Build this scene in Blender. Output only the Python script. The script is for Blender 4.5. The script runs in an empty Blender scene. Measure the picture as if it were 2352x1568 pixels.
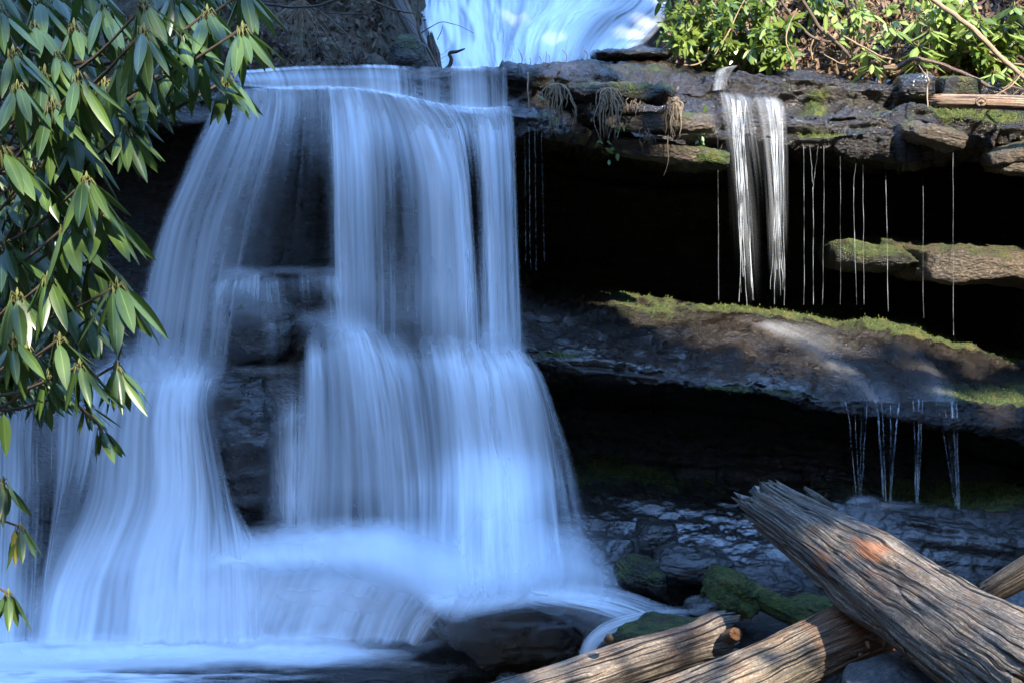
import bpy, math, random
import numpy as np
from math import radians as R
from mathutils import Vector

# ------------------------------------------------------------------ camera, sky, sun, exposure
scn = bpy.context.scene
col = scn.collection
H, PITCH, F = 3.19, R(6.36), 3267.0          # camera height over the pool, tilt, focal length in photo pixels (2352 wide)
cd = bpy.data.cameras.new('camera'); cam = bpy.data.objects.new('camera', cd); col.objects.link(cam)
cam.location = (0, 0, H); cam.rotation_euler = (R(90) - PITCH, 0, 0)
cd.sensor_width = 36; cd.sensor_fit = 'HORIZONTAL'; cd.lens = 36 * F / 2352; cd.clip_start = .05; cd.clip_end = 400
scn.camera = cam
SUN_EL, SUN_AZ = R(40), R(25)                # azimuth: to the right of straight behind the camera
SUN = np.array([math.sin(SUN_AZ) * math.cos(SUN_EL), -math.cos(SUN_AZ) * math.cos(SUN_EL), math.sin(SUN_EL)])
w = bpy.data.worlds.new('World'); scn.world = w; w.use_nodes = True
wn = w.node_tree.nodes; sky = wn.new('ShaderNodeTexSky'); sky.sky_type = 'NISHITA'; sky.sun_disc = False
sky.sun_elevation = SUN_EL; sky.sun_rotation = R(180) - SUN_AZ
sky.ozone_density = 6.5; sky.dust_density = 0; sky.air_density = 1.15
wn['Background'].inputs['Strength'].default_value = .15
w.node_tree.links.new(sky.outputs[0], wn['Background'].inputs['Color'])
sl = bpy.data.lights.new('sun', 'SUN'); sl.energy = 2.1; sl.angle = R(.53); sl.color = (1, .93, .82)
so = bpy.data.objects.new('sun', sl); col.objects.link(so)
so.rotation_euler = Vector(SUN).to_track_quat('Z', 'Y').to_euler()
scn.view_settings.view_transform = 'Standard'; scn.view_settings.look = 'None'
scn.view_settings.exposure = 3.3; scn.view_settings.gamma = 1
scn.cycles.transparent_max_bounces = 40; scn.cycles.max_bounces = 7
scn.cycles.diffuse_bounces = 3; scn.cycles.sample_clamp_indirect = 6

rng = np.random.default_rng(7); random.seed(7)

# ------------------------------------------------------------------ helpers
def at(u, v, Y):
    u, v, Y = np.broadcast_arrays(np.asarray(u, float), np.asarray(v, float), np.asarray(Y, float))
    x = (u - 1176) / F; y = (784 - v) / F
    dy = math.cos(PITCH) + y * math.sin(PITCH); dz = -math.sin(PITCH) + y * math.cos(PITCH)
    return np.stack([x * Y / dy, Y, H + dz * Y / dy], -1)
def project(P):
    P = np.asarray(P, float); q = P - np.array([0, 0, H])
    f = q[..., 1] * math.cos(PITCH) - q[..., 2] * math.sin(PITCH)
    up = q[..., 1] * math.sin(PITCH) + q[..., 2] * math.cos(PITCH)
    return 1176 + F * q[..., 0] / f, 784 - F * up / f
def _h(ix, iy, iz, seed):
    n = (ix * 374761393 + iy * 668265263 + iz * 2147483647 * 3 + iz * 1274126177 + seed * 974634777) & 0xffffffff
    n = ((n ^ (n >> 13)) * 1274126177) & 0xffffffff
    return ((n ^ (n >> 16)) & 0xffff) / 65535.0
def vn(P, seed=0):
    P = np.asarray(P, float); i = np.floor(P).astype(np.int64); f = P - i; f = f * f * f * (f * (f * 6 - 15) + 10)
    r = 0
    for a in (0, 1):
        for b in (0, 1):
            for c in (0, 1):
                wgt = (f[..., 0] if a else 1 - f[..., 0]) * (f[..., 1] if b else 1 - f[..., 1]) * (f[..., 2] if c else 1 - f[..., 2])
                r = r + wgt * _h(i[..., 0] + a, i[..., 1] + b, i[..., 2] + c, seed)
    return r * 2 - 1
def fbm(P, o=4, seed=0, g=.5):
    P = np.asarray(P, float); r = 0; a = 1
    for k in range(o):
        r = r + a * vn(P, seed + k * 17); P = P * 2.03 + 11.3; a *= g
    return r
def unit(a): return a / np.maximum(np.linalg.norm(a, axis=-1, keepdims=True), 1e-9)
def gridf(n, m, wrap=False):
    i = np.arange(n - 1)[:, None]; j = np.arange(m if wrap else m - 1)[None, :]; k = (j + 1) % m
    return np.stack([i * m + j, i * m + k, (i + 1) * m + k, (i + 1) * m + j], -1).reshape(-1, 4)
def mk(name, V, Fq, mat, parent=None, uv=None, attrs=None, smooth=True):
    """one mesh object in world coordinates; its origin is its parent's, or its own base"""
    V = np.asarray(V, float).reshape(-1, 3); Fq = np.asarray(Fq, np.int32).reshape(-1, 4)
    if parent is not None: org = np.array(list(parent['_o']))
    else: org = np.array([V[:, 0].mean(), V[:, 1].mean(), V[:, 2].min()])
    me = bpy.data.meshes.new(name); n = len(Fq)
    me.vertices.add(len(V)); me.vertices.foreach_set('co', (V - org).astype(np.float32).ravel())
    me.loops.add(n * 4); me.loops.foreach_set('vertex_index', Fq.ravel())
    me.polygons.add(n); me.polygons.foreach_set('loop_start', np.arange(0, n * 4, 4, dtype=np.int32))
    me.polygons.foreach_set('loop_total', np.full(n, 4, np.int32))
    if smooth: me.polygons.foreach_set('use_smooth', np.ones(n, bool))
    if uv is not None:
        l = me.uv_layers.new(name='UVMap'); l.data.foreach_set('uv', np.asarray(uv, np.float32).reshape(-1, 2)[Fq.ravel()].ravel())
    for k, a in (attrs or {}).items():
        t = me.attributes.new(k, 'FLOAT', 'POINT'); t.data.foreach_set('value', np.asarray(a, np.float32).ravel())
    me.update(); me.validate()
    me.materials.append(mat)
    o = bpy.data.objects.new(name, me); col.objects.link(o)
    if parent is None: o.location = org
    else:
        o.parent = parent
    o['_o'] = [float(x) for x in org]
    return o
def tag(o, label, cat, group=None, kind=None):
    if label: o['label'] = label
    if cat: o['category'] = cat
    if group: o['group'] = group
    if kind: o['kind'] = kind
    return o
def thing(name, loc, label, cat, group=None):
    o = bpy.data.objects.new(name, None); col.objects.link(o); o.location = tuple(float(x) for x in loc); o.empty_display_size = .1
    o['_o'] = [float(x) for x in loc]
    return tag(o, label, cat, group)
class MB:
    """collects grids, tubes and leaves into one mesh"""
    def __init__(s): s.V = []; s.F = []; s.U = []; s.A = []; s.n = 0
    def add(s, V, Fq, uv=None, rnd=0.):
        V = np.asarray(V, float).reshape(-1, 3); Fq = np.asarray(Fq).reshape(-1, 4)
        s.V.append(V); s.F.append(Fq + s.n); s.n += len(V)
        s.U.append(np.zeros((len(V), 2)) if uv is None else np.asarray(uv).reshape(-1, 2))
        s.A.append(np.broadcast_to(np.asarray(rnd, float), (len(V),)))
        return s
    def tube(s, pts, rad, seg=6, rnd=None, rough=0., cap=True):
        pts = np.asarray(pts, float); rad = np.broadcast_to(np.asarray(rad, float), (len(pts),)).copy()
        t = unit(np.gradient(pts, axis=0)); up = np.array([0.13, .21, 1.]) if abs(t[0][2]) < .9 else np.array([1., .1, 0])
        a = unit(np.cross(t, up)); b = np.cross(t, a)
        if cap:
            pts = np.concatenate([pts[:1], pts, pts[-1:]]); rad = np.concatenate([[1e-4], rad, [1e-4]])
            a = np.concatenate([a[:1], a, a[-1:]]); b = np.concatenate([b[:1], b, b[-1:]])
        th = np.linspace(0, 2 * math.pi, seg, endpoint=False)
        ring = a[:, None] * np.cos(th)[None, :, None] + b[:, None] * np.sin(th)[None, :, None]
        V = pts[:, None] + ring * rad[:, None, None]
        if rough: V = V + ring * (rough * rad[:, None] * fbm(V * 30, 2, 5))[..., None]
        L = np.concatenate([[0], np.cumsum(np.linalg.norm(np.diff(pts, axis=0), axis=1))])
        uv = np.stack(np.broadcast_arrays(th[None, :] / 6.283, L[:, None]), -1)
        s.add(V, gridf(len(pts), seg, True), uv, rng.random() if rnd is None else rnd); return s
    def leaves(s, base, d, nrm, L, W, roll=.25, bend=.12, ns=7, nc=5, fold=0., shape=(.8, .75)):
        base = np.asarray(base, float); N = len(base); d = unit(np.asarray(d, float)); nrm = np.asarray(nrm, float)
        nrm = unit(nrm - d * (nrm * d).sum(-1, keepdims=True)); side = np.cross(d, nrm)
        L = np.broadcast_to(L, (N,)); W = np.broadcast_to(W, (N,))
        sv = np.linspace(0, 1, ns); cv = np.linspace(-1, 1, nc)
        prof = np.sin(np.pi * np.clip(sv, 0, 1) ** shape[0]) ** shape[1]; prof[0] = .06; prof[-1] = .02
        bnd = np.broadcast_to(bend, (N,)); rl = np.broadcast_to(roll, (N,))
        P = base[:, None, None] + d[:, None, None] * (L[:, None] * sv)[:, :, None, None]
        P = P + np.array([0, 0, -1.])[None, None, None] * (bnd[:, None] * L[:, None] * sv ** 2)[:, :, None, None]
        hw = W[:, None] * prof * .5
        P = P + side[:, None, None] * (hw[:, :, None] * cv)[..., None] * (1 - .25 * rl[:, None, None, None])
        P = P + nrm[:, None, None] * ((fold * np.abs(cv) - rl[:, None, None] * (cv ** 2)) * hw[:, :, None])[..., None]
        f1 = gridf(ns, nc); Fq = (np.arange(N)[:, None, None] * ns * nc + f1[None]).reshape(-1, 4)
        uv = np.stack(np.broadcast_arrays(cv[None, None] * .5 + .5, sv[None, :, None] + np.zeros((N, 1, 1))), -1)
        s.add(P, Fq, uv, np.repeat(rng.random(N), ns * nc)); return s
    def build(s, name, mat, parent=None, smooth=True):
        return mk(name, np.concatenate(s.V), np.concatenate(s.F), mat, parent, np.concatenate(s.U), {'rnd': np.concatenate(s.A)}, smooth)
def crom(P, n, axis=0):
    """Catmull-Rom resample along an axis"""
    P = np.moveaxis(np.asarray(P, float), axis, 0); m = len(P)
    t = np.linspace(0, m - 1, n); i = np.clip(np.floor(t).astype(int), 0, m - 2); f = (t - i).reshape((-1,) + (1,) * (P.ndim - 1))
    p1, p2 = P[i], P[i + 1]; p0 = np.where((i > 0).reshape(f.shape), P[np.maximum(i - 1, 0)], 2 * p1 - p2)
    p3 = np.where((i < m - 2).reshape(f.shape), P[np.minimum(i + 2, m - 1)], 2 * p2 - p1)
    r = .5 * (2 * p1 + (p2 - p0) * f + (2 * p0 - 5 * p1 + 4 * p2 - p3) * f ** 2 + (3 * p1 - p0 - 3 * p2 + p3) * f ** 3)
    return np.moveaxis(r, 0, axis)

# ------------------------------------------------------------------ materials
class NT:
    def __init__(s, name):
        s.m = bpy.data.materials.new(name); s.m.use_nodes = True; s.t = s.m.node_tree; s.t.nodes.clear()
        s.out = s.t.nodes.new('ShaderNodeOutputMaterial')
    def n(s, typ, ins=None, **kw):
        x = s.t.nodes.new('ShaderNode' + typ)
        for k, v in kw.items(): setattr(x, k, v)
        for k, v in (ins or {}).items():
            if isinstance(v, bpy.types.NodeSocket): s.t.links.new(v, x.inputs[k])
            else: x.inputs[k].default_value = v
        return x
    def noise(s, vec, scale, detail=4, rough=.55, dist=0.):
        return s.n('TexNoise', {'Vector': vec, 'Scale': scale, 'Detail': detail, 'Roughness': rough, 'Distortion': dist}).outputs['Fac']
    def ramp(s, fac, stops):
        x = s.n('ValToRGB', {'Fac': fac}); e = x.color_ramp.elements
        while len(e) < len(stops): e.new(.5)
        for a, (p, c) in zip(e, stops): a.position = p; a.color = (c, c, c, 1) if isinstance(c, (int, float)) else (*c, 1)
        return x.outputs['Color']
    def mix(s, fac, a, b, mode='MIX'):
        x = s.n('Mix', data_type='RGBA', blend_type=mode)
        for k, v in ((0, fac), (6, a), (7, b)):
            if isinstance(v, bpy.types.NodeSocket): s.t.links.new(v, x.inputs[k])
            else: x.inputs[k].default_value = v if k == 0 else (*v, 1)
        return x.outputs[2]
    def math(s, op, a, b=0., c=0., clamp=False):
        x = s.n('Math', operation=op, use_clamp=clamp)
        for k, v in enumerate((a, b, c)):
            if isinstance(v, bpy.types.NodeSocket): s.t.links.new(v, x.inputs[k])
            else: x.inputs[k].default_value = v
        return x.outputs[0]
    def map(s, vec, scale): return s.n('Mapping', {'Vector': vec, 'Scale': scale}).outputs[0]
    def obj(s): return s.n('NewGeometry').outputs['Position']
    def attr(s, name): return s.n('Attribute', attribute_name=name).outputs['Fac']
    def uv(s): return s.n('UVMap').outputs[0]
    def bump(s, h, strength, dist, nrm=None):
        i = {'Height': h, 'Strength': strength, 'Distance': dist}
        if nrm is not None: i['Normal'] = nrm
        return s.n('Bump', i).outputs[0]
    def done(s, shader): s.t.links.new(shader, s.out.inputs['Surface']); return s.m

def rock_mat(name, c1, c2, c3, moss=1., rough=.28, coat=.08, mossattr=True, band=1.):
    t = NT(name); p = t.obj()
    lay = t.noise(t.map(p, (1.6, 1.6, 7)), 1.7, 7, .66, 1.2)
    blot = t.noise(p, 2.3, 6, .65, .4); fine = t.noise(p, 38, 5, .7); gr = t.noise(t.map(p, (1, 1, 2.2)), 130, 3, .7)
    c = t.mix(t.ramp(lay, [(.36, 0), (.66, 1)]), c1, c2)
    c = t.mix(t.math('MULTIPLY', t.ramp(blot, [(.54, 0), (.72, 1)]), .5), c, c3)
    c = t.mix(t.ramp(fine, [(.38, .8), (.62, 0)]), c, tuple(x * .35 for x in c1))
    nz = t.n('SeparateXYZ', {0: t.n('NewGeometry').outputs['Normal']}).outputs[2]
    mn = t.noise(p, 5, 6, .7); mf = t.noise(p, 60, 3, .6)
    m = t.math('ADD', t.math('MULTIPLY', nz, .35), t.math('MULTIPLY', t.math('SUBTRACT', mn, .5), 1.9))
    m = t.math('ADD', m, t.math('MULTIPLY', t.math('SUBTRACT', mf, .5), .9))
    if mossattr: m = t.math('SUBTRACT', t.math('ADD', m, t.math('MULTIPLY', t.attr('moss'), 1.7)), 1.05)
    else: m = t.math('ADD', m, moss)
    m = t.math('MULTIPLY', m, 3., clamp=True)
    mc = t.mix(t.ramp(t.noise(p, 22, 4, .7), [(.35, 0), (.7, 1)]), (.010, .02, .004), (.066, .088, .011))
    mc = t.mix(t.ramp(t.noise(p, 7, 3), [(.5, 0), (.75, .5)]), mc, (.16, .11, .03))
    c = t.mix(m, c, mc)
    vo = t.n('TexVoronoi', {'Vector': t.map(p, (1, 1, 1.8)), 'Scale': 26, 'Randomness': 1.}).outputs['Distance']
    h = t.math('ADD', t.math('MULTIPLY', lay, .75), t.math('ADD', t.math('MULTIPLY', fine, .4), t.math('MULTIPLY', gr, .22)))
    h = t.math('ADD', h, t.math('MULTIPLY', vo, .35))
    h = t.math('ADD', h, t.math('MULTIPLY', t.math('MULTIPLY', mf, m), .8))
    b = t.bump(h, .9 * band, .045)
    wet = t.ramp(t.noise(p, 3.1, 4, .6), [(.35, rough * .75), (.7, rough * 1.7)])
    rg = t.math('ADD', wet, t.math('MULTIPLY', m, .5), clamp=True)
    s = t.n('BsdfPrincipled', {'Base Color': c, 'Roughness': rg, 'Normal': b, 'Specular IOR Level': .45,
        'Coat Weight': t.math('MULTIPLY', t.math('SUBTRACT', 1, m), t.math('ADD', coat, t.math('MULTIPLY', t.attr('wet'), 1.), clamp=True)), 'Coat Roughness': .05, 'Coat IOR': t.math('ADD', 1.5, t.math('MULTIPLY', t.attr('wet'), 1.05)), 'Coat Normal': t.bump(h, .45 * band, .03)})
    return t.done(s.outputs[0])
M_cliff = rock_mat('wet_rock', (.006, .0036, .0018), (.023, .014, .0065), (.075, .043, .018))
M_rock_moss = rock_mat('mossy_rock', (.012, .01, .008), (.035, .028, .02), (.07, .05, .028), moss=.0, mossattr=False)
M_rock_verymoss = rock_mat('moss_covered_rock', (.03, .026, .02), (.06, .05, .035), (.11, .085, .05), moss=.6, mossattr=False, rough=.5)
M_rock_dark = rock_mat('dark_wet_rock', (.005, .004, .0035), (.015, .012, .009), (.03, .02, .012), moss=-.42, mossattr=False, rough=.22, coat=.9)
M_rock_tan = rock_mat('tan_rock', (.05, .036, .022), (.15, .11, .07), (.2, .13, .065), moss=-.22, mossattr=False, rough=.4, coat=.15)
M_rock_grey = rock_mat('grey_rock', (.06, .06, .06), (.13, .13, .125), (.10, .095, .085), moss=-.9, mossattr=False, rough=.6, coat=0., band=.5)

def water_mat(name, k=1.6, sx=26, colr=(.9, .94, .98), trans=.3, soft=1., bump=.18, seed=0.):
    t = NT(name); uv = t.n('Mapping', {'Vector': t.uv(), 'Location': (seed, seed * .7, seed)}).outputs[0]
    n1 = t.noise(t.map(uv, (sx * .11, .16 * soft, 1)), 1, 2, .5, .1)
    n2 = t.noise(t.map(uv, (sx * .42, .3 * soft, 1)), 1, 2, .5, .08)
    n3 = t.noise(t.map(uv, (sx * 1.7, .6 * soft, 1)), 1, 2, .5)
    n = t.math('ADD', t.math('ADD', t.math('MULTIPLY', n1, .5), t.math('MULTIPLY', n2, .32)), t.math('MULTIPLY', n3, .18))
    d = t.attr('dens')
    amp = t.math('MULTIPLY', t.math('SQRT', t.math('MAXIMUM', t.math('MULTIPLY', d, t.math('SUBTRACT', 1.04, d)), 0)), 2 * k)
    a = t.math('ADD', d, t.math('MULTIPLY', t.math('SUBTRACT', n, .5), amp), clamp=True)
    a = t.math('MULTIPLY', t.math('POWER', a, 1.35), t.math('MULTIPLY', d, 6, clamp=True), clamp=True)
    b = t.bump(n, bump, .08)
    df = t.n('BsdfDiffuse', {'Color': (*colr, 1), 'Normal': b}); tr = t.n('BsdfTranslucent', {'Color': (*colr, 1), 'Normal': b})
    ms = t.n('MixShader', {0: trans, 1: df.outputs[0], 2: tr.outputs[0]})
    tp = t.n('BsdfTransparent')
    mx = t.n('MixShader', {0: a, 1: tp.outputs[0], 2: ms.outputs[0]})
    return t.done(mx.outputs[0])
M_curtain = water_mat('falling_water', 2.5, 24)
M_curtain2 = water_mat('falling_water_behind', 2.8, 18, seed=3.7)
M_cascade = water_mat('cascading_water', 2.4, 22, seed=8.1)
M_foam = water_mat('white_foam', .8, 7, soft=1.5, bump=.1, seed=5.2, colr=(.9, .94, .98))
M_film = water_mat('thin_water', 3.2, 26, seed=1.3)
M_sheen = water_mat('water_sheen', 1.5, 9, seed=6.4, bump=.1)
M_strand = water_mat('water_strand', 2.2, 40, colr=(.52, .54, .56), seed=2.2)

M_thread = NT('thread_water'); _n = M_thread.noise(M_thread.map(M_thread.obj(), (7, 7, 3)), 1.5, 3, .6)
_a = M_thread.n('MixShader', {0: M_thread.ramp(_n, [(.36, .03), (.74, .36)]), 1: M_thread.n('BsdfTransparent').outputs[0], 2: M_thread.n('BsdfPrincipled', {'Base Color': (.75, .8, .85, 1), 'Roughness': .2}).outputs[0]}); M_thread = M_thread.done(_a.outputs[0])
def pool_mat():
    t = NT('pool_water'); p = t.obj()
    b = t.bump(t.noise(t.map(p, (2.5, 6, 1)), 2.2, 3, .5, .5), .12, .1)
    fr = t.n('Fresnel', {'IOR': 1.33, 'Normal': b}).outputs[0]
    g = t.n('BsdfGlossy', {'Roughness': .12, 'Normal': b, 'Color': (1, 1, 1, 1)})
    tr = t.n('BsdfTransparent', {'Color': (.86, .83, .74, 1)})
    return t.done(t.n('MixShader', {0: fr, 1: tr.outputs[0], 2: g.outputs[0]}).outputs[0])
M_pool = pool_mat()
def ground_mat():
    t = NT('forest_floor'); p = t.obj()
    c = t.mix(t.ramp(t.noise(p, 1.1, 5, .7), [(.35, 0), (.65, 1)]), (.035, .026, .016), (.06, .055, .03))
    c = t.mix(t.ramp(t.noise(p, 14, 5, .7), [(.45, 0), (.7, 1)]), c, (.13, .075, .035))
    c = t.mix(t.ramp(t.noise(p, 4, 5, .7), [(.55, 0), (.7, .9)]), c, (.02, .035, .01))
    b = t.bump(t.noise(p, 22, 6, .75), 1, .06)
    return t.done(t.n('BsdfPrincipled', {'Base Color': c, 'Roughness': .85, 'Normal': b}).outputs[0])
M_ground = ground_mat()
def bed_mat():
    t = NT('stony_bed'); p = t.obj()
    v = t.n('TexVoronoi', {'Vector': p, 'Scale': 5.5, 'Randomness': 1.})
    c = t.mix(t.ramp(t.n('SeparateColor', {0: v.outputs['Color']}).outputs[0], [(0, 0), (1, 1)]), (.12, .085, .055), (.32, .23, .15))
    c = t.mix(t.ramp(t.noise(p, 3, 4, .6), [(.4, 0), (.7, .8)]), c, (.06, .06, .045))
    return t.done(t.n('BsdfPrincipled', {'Base Color': c, 'Roughness': .7, 'Normal': t.bump(v.outputs['Distance'], .6, -.1)}).outputs[0])
M_bed = bed_mat()
def leaf_mat(name, dark, light, rough=.34, trans=.25, tip=None):
    t = NT(name); uv = t.n('SeparateXYZ', {0: t.uv()}); r = t.attr('rnd')
    c = t.mix(r, dark, light)
    mid = t.math('ABSOLUTE', t.math('SUBTRACT', uv.outputs[0], .5))
    c = t.mix(t.ramp(mid, [(.01, .4), (.05, 0)]), c, tuple(min(1, x * 2.2 + .02) for x in light))
    c = t.mix(t.ramp(t.noise(t.obj(), 45, 4, .7), [(.6, 0), (.75, .4)]), c, tuple(x * .5 for x in dark))
    b = t.bump(t.math('MULTIPLY', mid, -.8), .35, .006)
    s = t.n('BsdfPrincipled', {'Base Color': c, 'Roughness': rough, 'Normal': b, 'Specular IOR Level': .5})
    tl = t.n('BsdfTranslucent', {'Color': t.mix(.5, c, tuple(min(1, x * 1.6) for x in light))})
    return t.done(t.n('MixShader', {0: trans, 1: s.outputs[0], 2: tl.outputs[0]}).outputs[0])
M_rhodo = leaf_mat('rhododendron_leaf', (.022, .048, .012), (.066, .112, .022), .36, .26)
M_laurel = leaf_mat('laurel_leaf', (.05, .10, .018), (.17, .22, .04), .3, .35)
M_brightleaf = leaf_mat('bright_leaf', (.12, .19, .04), (.26, .33, .09), .35, .35)
M_yellow = leaf_mat('yellow_leaf', (.2, .15, .03), (.3, .25, .05), .5, .3)
M_canopy = leaf_mat('tree_leaf', (.03, .06, .02), (.06, .10, .03), .5, .2)
M_litter = leaf_mat('dry_leaf', (.045, .025, .013), (.20, .12, .066), .7, .12)
def bark_mat(name, c1, c2, rough=.8):
    t = NT(name); p = t.obj(); u = t.uv()
    n = t.noise(t.map(u, (14, 5, 1)), 1, 5, .7, .5)
    c = t.mix(t.ramp(n, [(.35, 0), (.68, 1)]), c1, c2)
    c = t.mix(t.ramp(t.noise(p, 9, 4), [(.6, 0), (.75, .5)]), c, tuple(x * .45 for x in c1))
    return t.done(t.n('BsdfPrincipled', {'Base Color': c, 'Roughness': rough, 'Normal': t.bump(n, .8, .01)}).outputs[0])
M_twig = bark_mat('twig_bark', (.05, .035, .022), (.13, .09, .055))
M_paletwig = bark_mat('pale_twig_bark', (.17, .11, .06), (.36, .26, .16))
M_darkbark = bark_mat('dark_bark', (.02, .015, .011), (.055, .042, .032), .6)
M_root = bark_mat('dry_root', (.2, .14, .085), (.42, .32, .2))
M_petiole = bark_mat('leaf_stalk', (.12, .13, .03), (.2, .2, .05), .5)
def wood_mat(name, c1, c2, c3, fu=26.):
    t = NT(name); u = t.uv(); p = t.obj()
    w0 = t.n('VectorMath', {0: u, 1: t.n('VectorMath', {0: t.n('TexNoise', {'Vector': t.map(u, (2, 2.2, 1)), 'Scale': 1.5, 'Detail': 2}).outputs['Color'], 3: .10}, operation='SCALE').outputs[0]}, operation='ADD').outputs[0]
    g1 = t.noise(t.map(w0, (fu, 1.3, 1)), 1.3, 6, .7, .3); g2 = t.noise(t.map(w0, (fu * 4, 3, 1)), 1.2, 4, .7)
    cr = t.noise(t.map(w0, (fu * .9, .55, 1)), 1.9, 3, .6, .2)
    pt = t.noise(p, 5, 4, .6); sp = t.noise(t.map(w0, (fu * .8, 8, 1)), 2, 5, .8)
    c = t.mix(t.ramp(g1, [(.3, 0), (.7, 1)]), c1, c2)
    c = t.mix(t.ramp(pt, [(.5, 0), (.68, .75)]), c, c3)
    c = t.mix(t.ramp(g2, [(.38, .8), (.6, 0)]), c, tuple(x * .3 for x in c1))
    c = t.mix(t.ramp(sp, [(.56, 0), (.68, .6)]), c, tuple(min(1, x * 1.3) for x in c2))
    c = t.mix(t.ramp(t.noise(p, 70, 3, .8), [(.4, .55), (.55, 0)]), c, tuple(x * .4 for x in c1))
    c = t.mix(t.ramp(t.noise(t.map(w0, (6, 2.5, 1)), 2, 5, .75), [(.5, 0), (.62, .6)]), c, (.10, .09, .08))
    crk = t.ramp(cr, [(.39, 1), (.46, 0)])
    c = t.mix(crk, c, (.012, .009, .007))
    c = t.mix(t.math('MULTIPLY', t.attr('rot'), t.ramp(g1, [(.25, .6), (.6, 1)])), c, (.36, .13, .045))
    gm = t.ramp(t.noise(p, 3.3, 5, .7), [(.6, 0), (.72, .5)])
    c = t.mix(gm, c, (.06, .065, .02))
    h = t.math('ADD', t.math('ADD', t.math('MULTIPLY', g1, 1.), t.math('MULTIPLY', g2, .5)), t.math('MULTIPLY', crk, -1.6))
    h = t.math('ADD', h, t.math('MULTIPLY', sp, .5))
    return t.done(t.n('BsdfPrincipled', {'Base Color': c, 'Roughness': .75, 'Normal': t.bump(h, 1., .016), 'Specular IOR Level': .3}).outputs[0])
M_wood_grey = wood_mat('weathered_wood', (.115, .09, .065), (.45, .38, .295), (.24, .145, .08))
M_wood_tan = wood_mat('tan_weathered_wood', (.16, .12, .08), (.5, .40, .29), (.3, .165, .085))
M_wood_brown = wood_mat('mottled_wood', (.13, .09, .062), (.41, .34, .265), (.19, .095, .05), 14.)
M_wood_orange = wood_mat('rotting_orange_wood', (.25, .10, .035), (.5, .24, .10), (.35, .15, .05))
M_wood_pale = wood_mat('pale_dead_wood', (.3, .19, .12), (.55, .4, .28), (.36, .2, .11), 10.)

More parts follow.
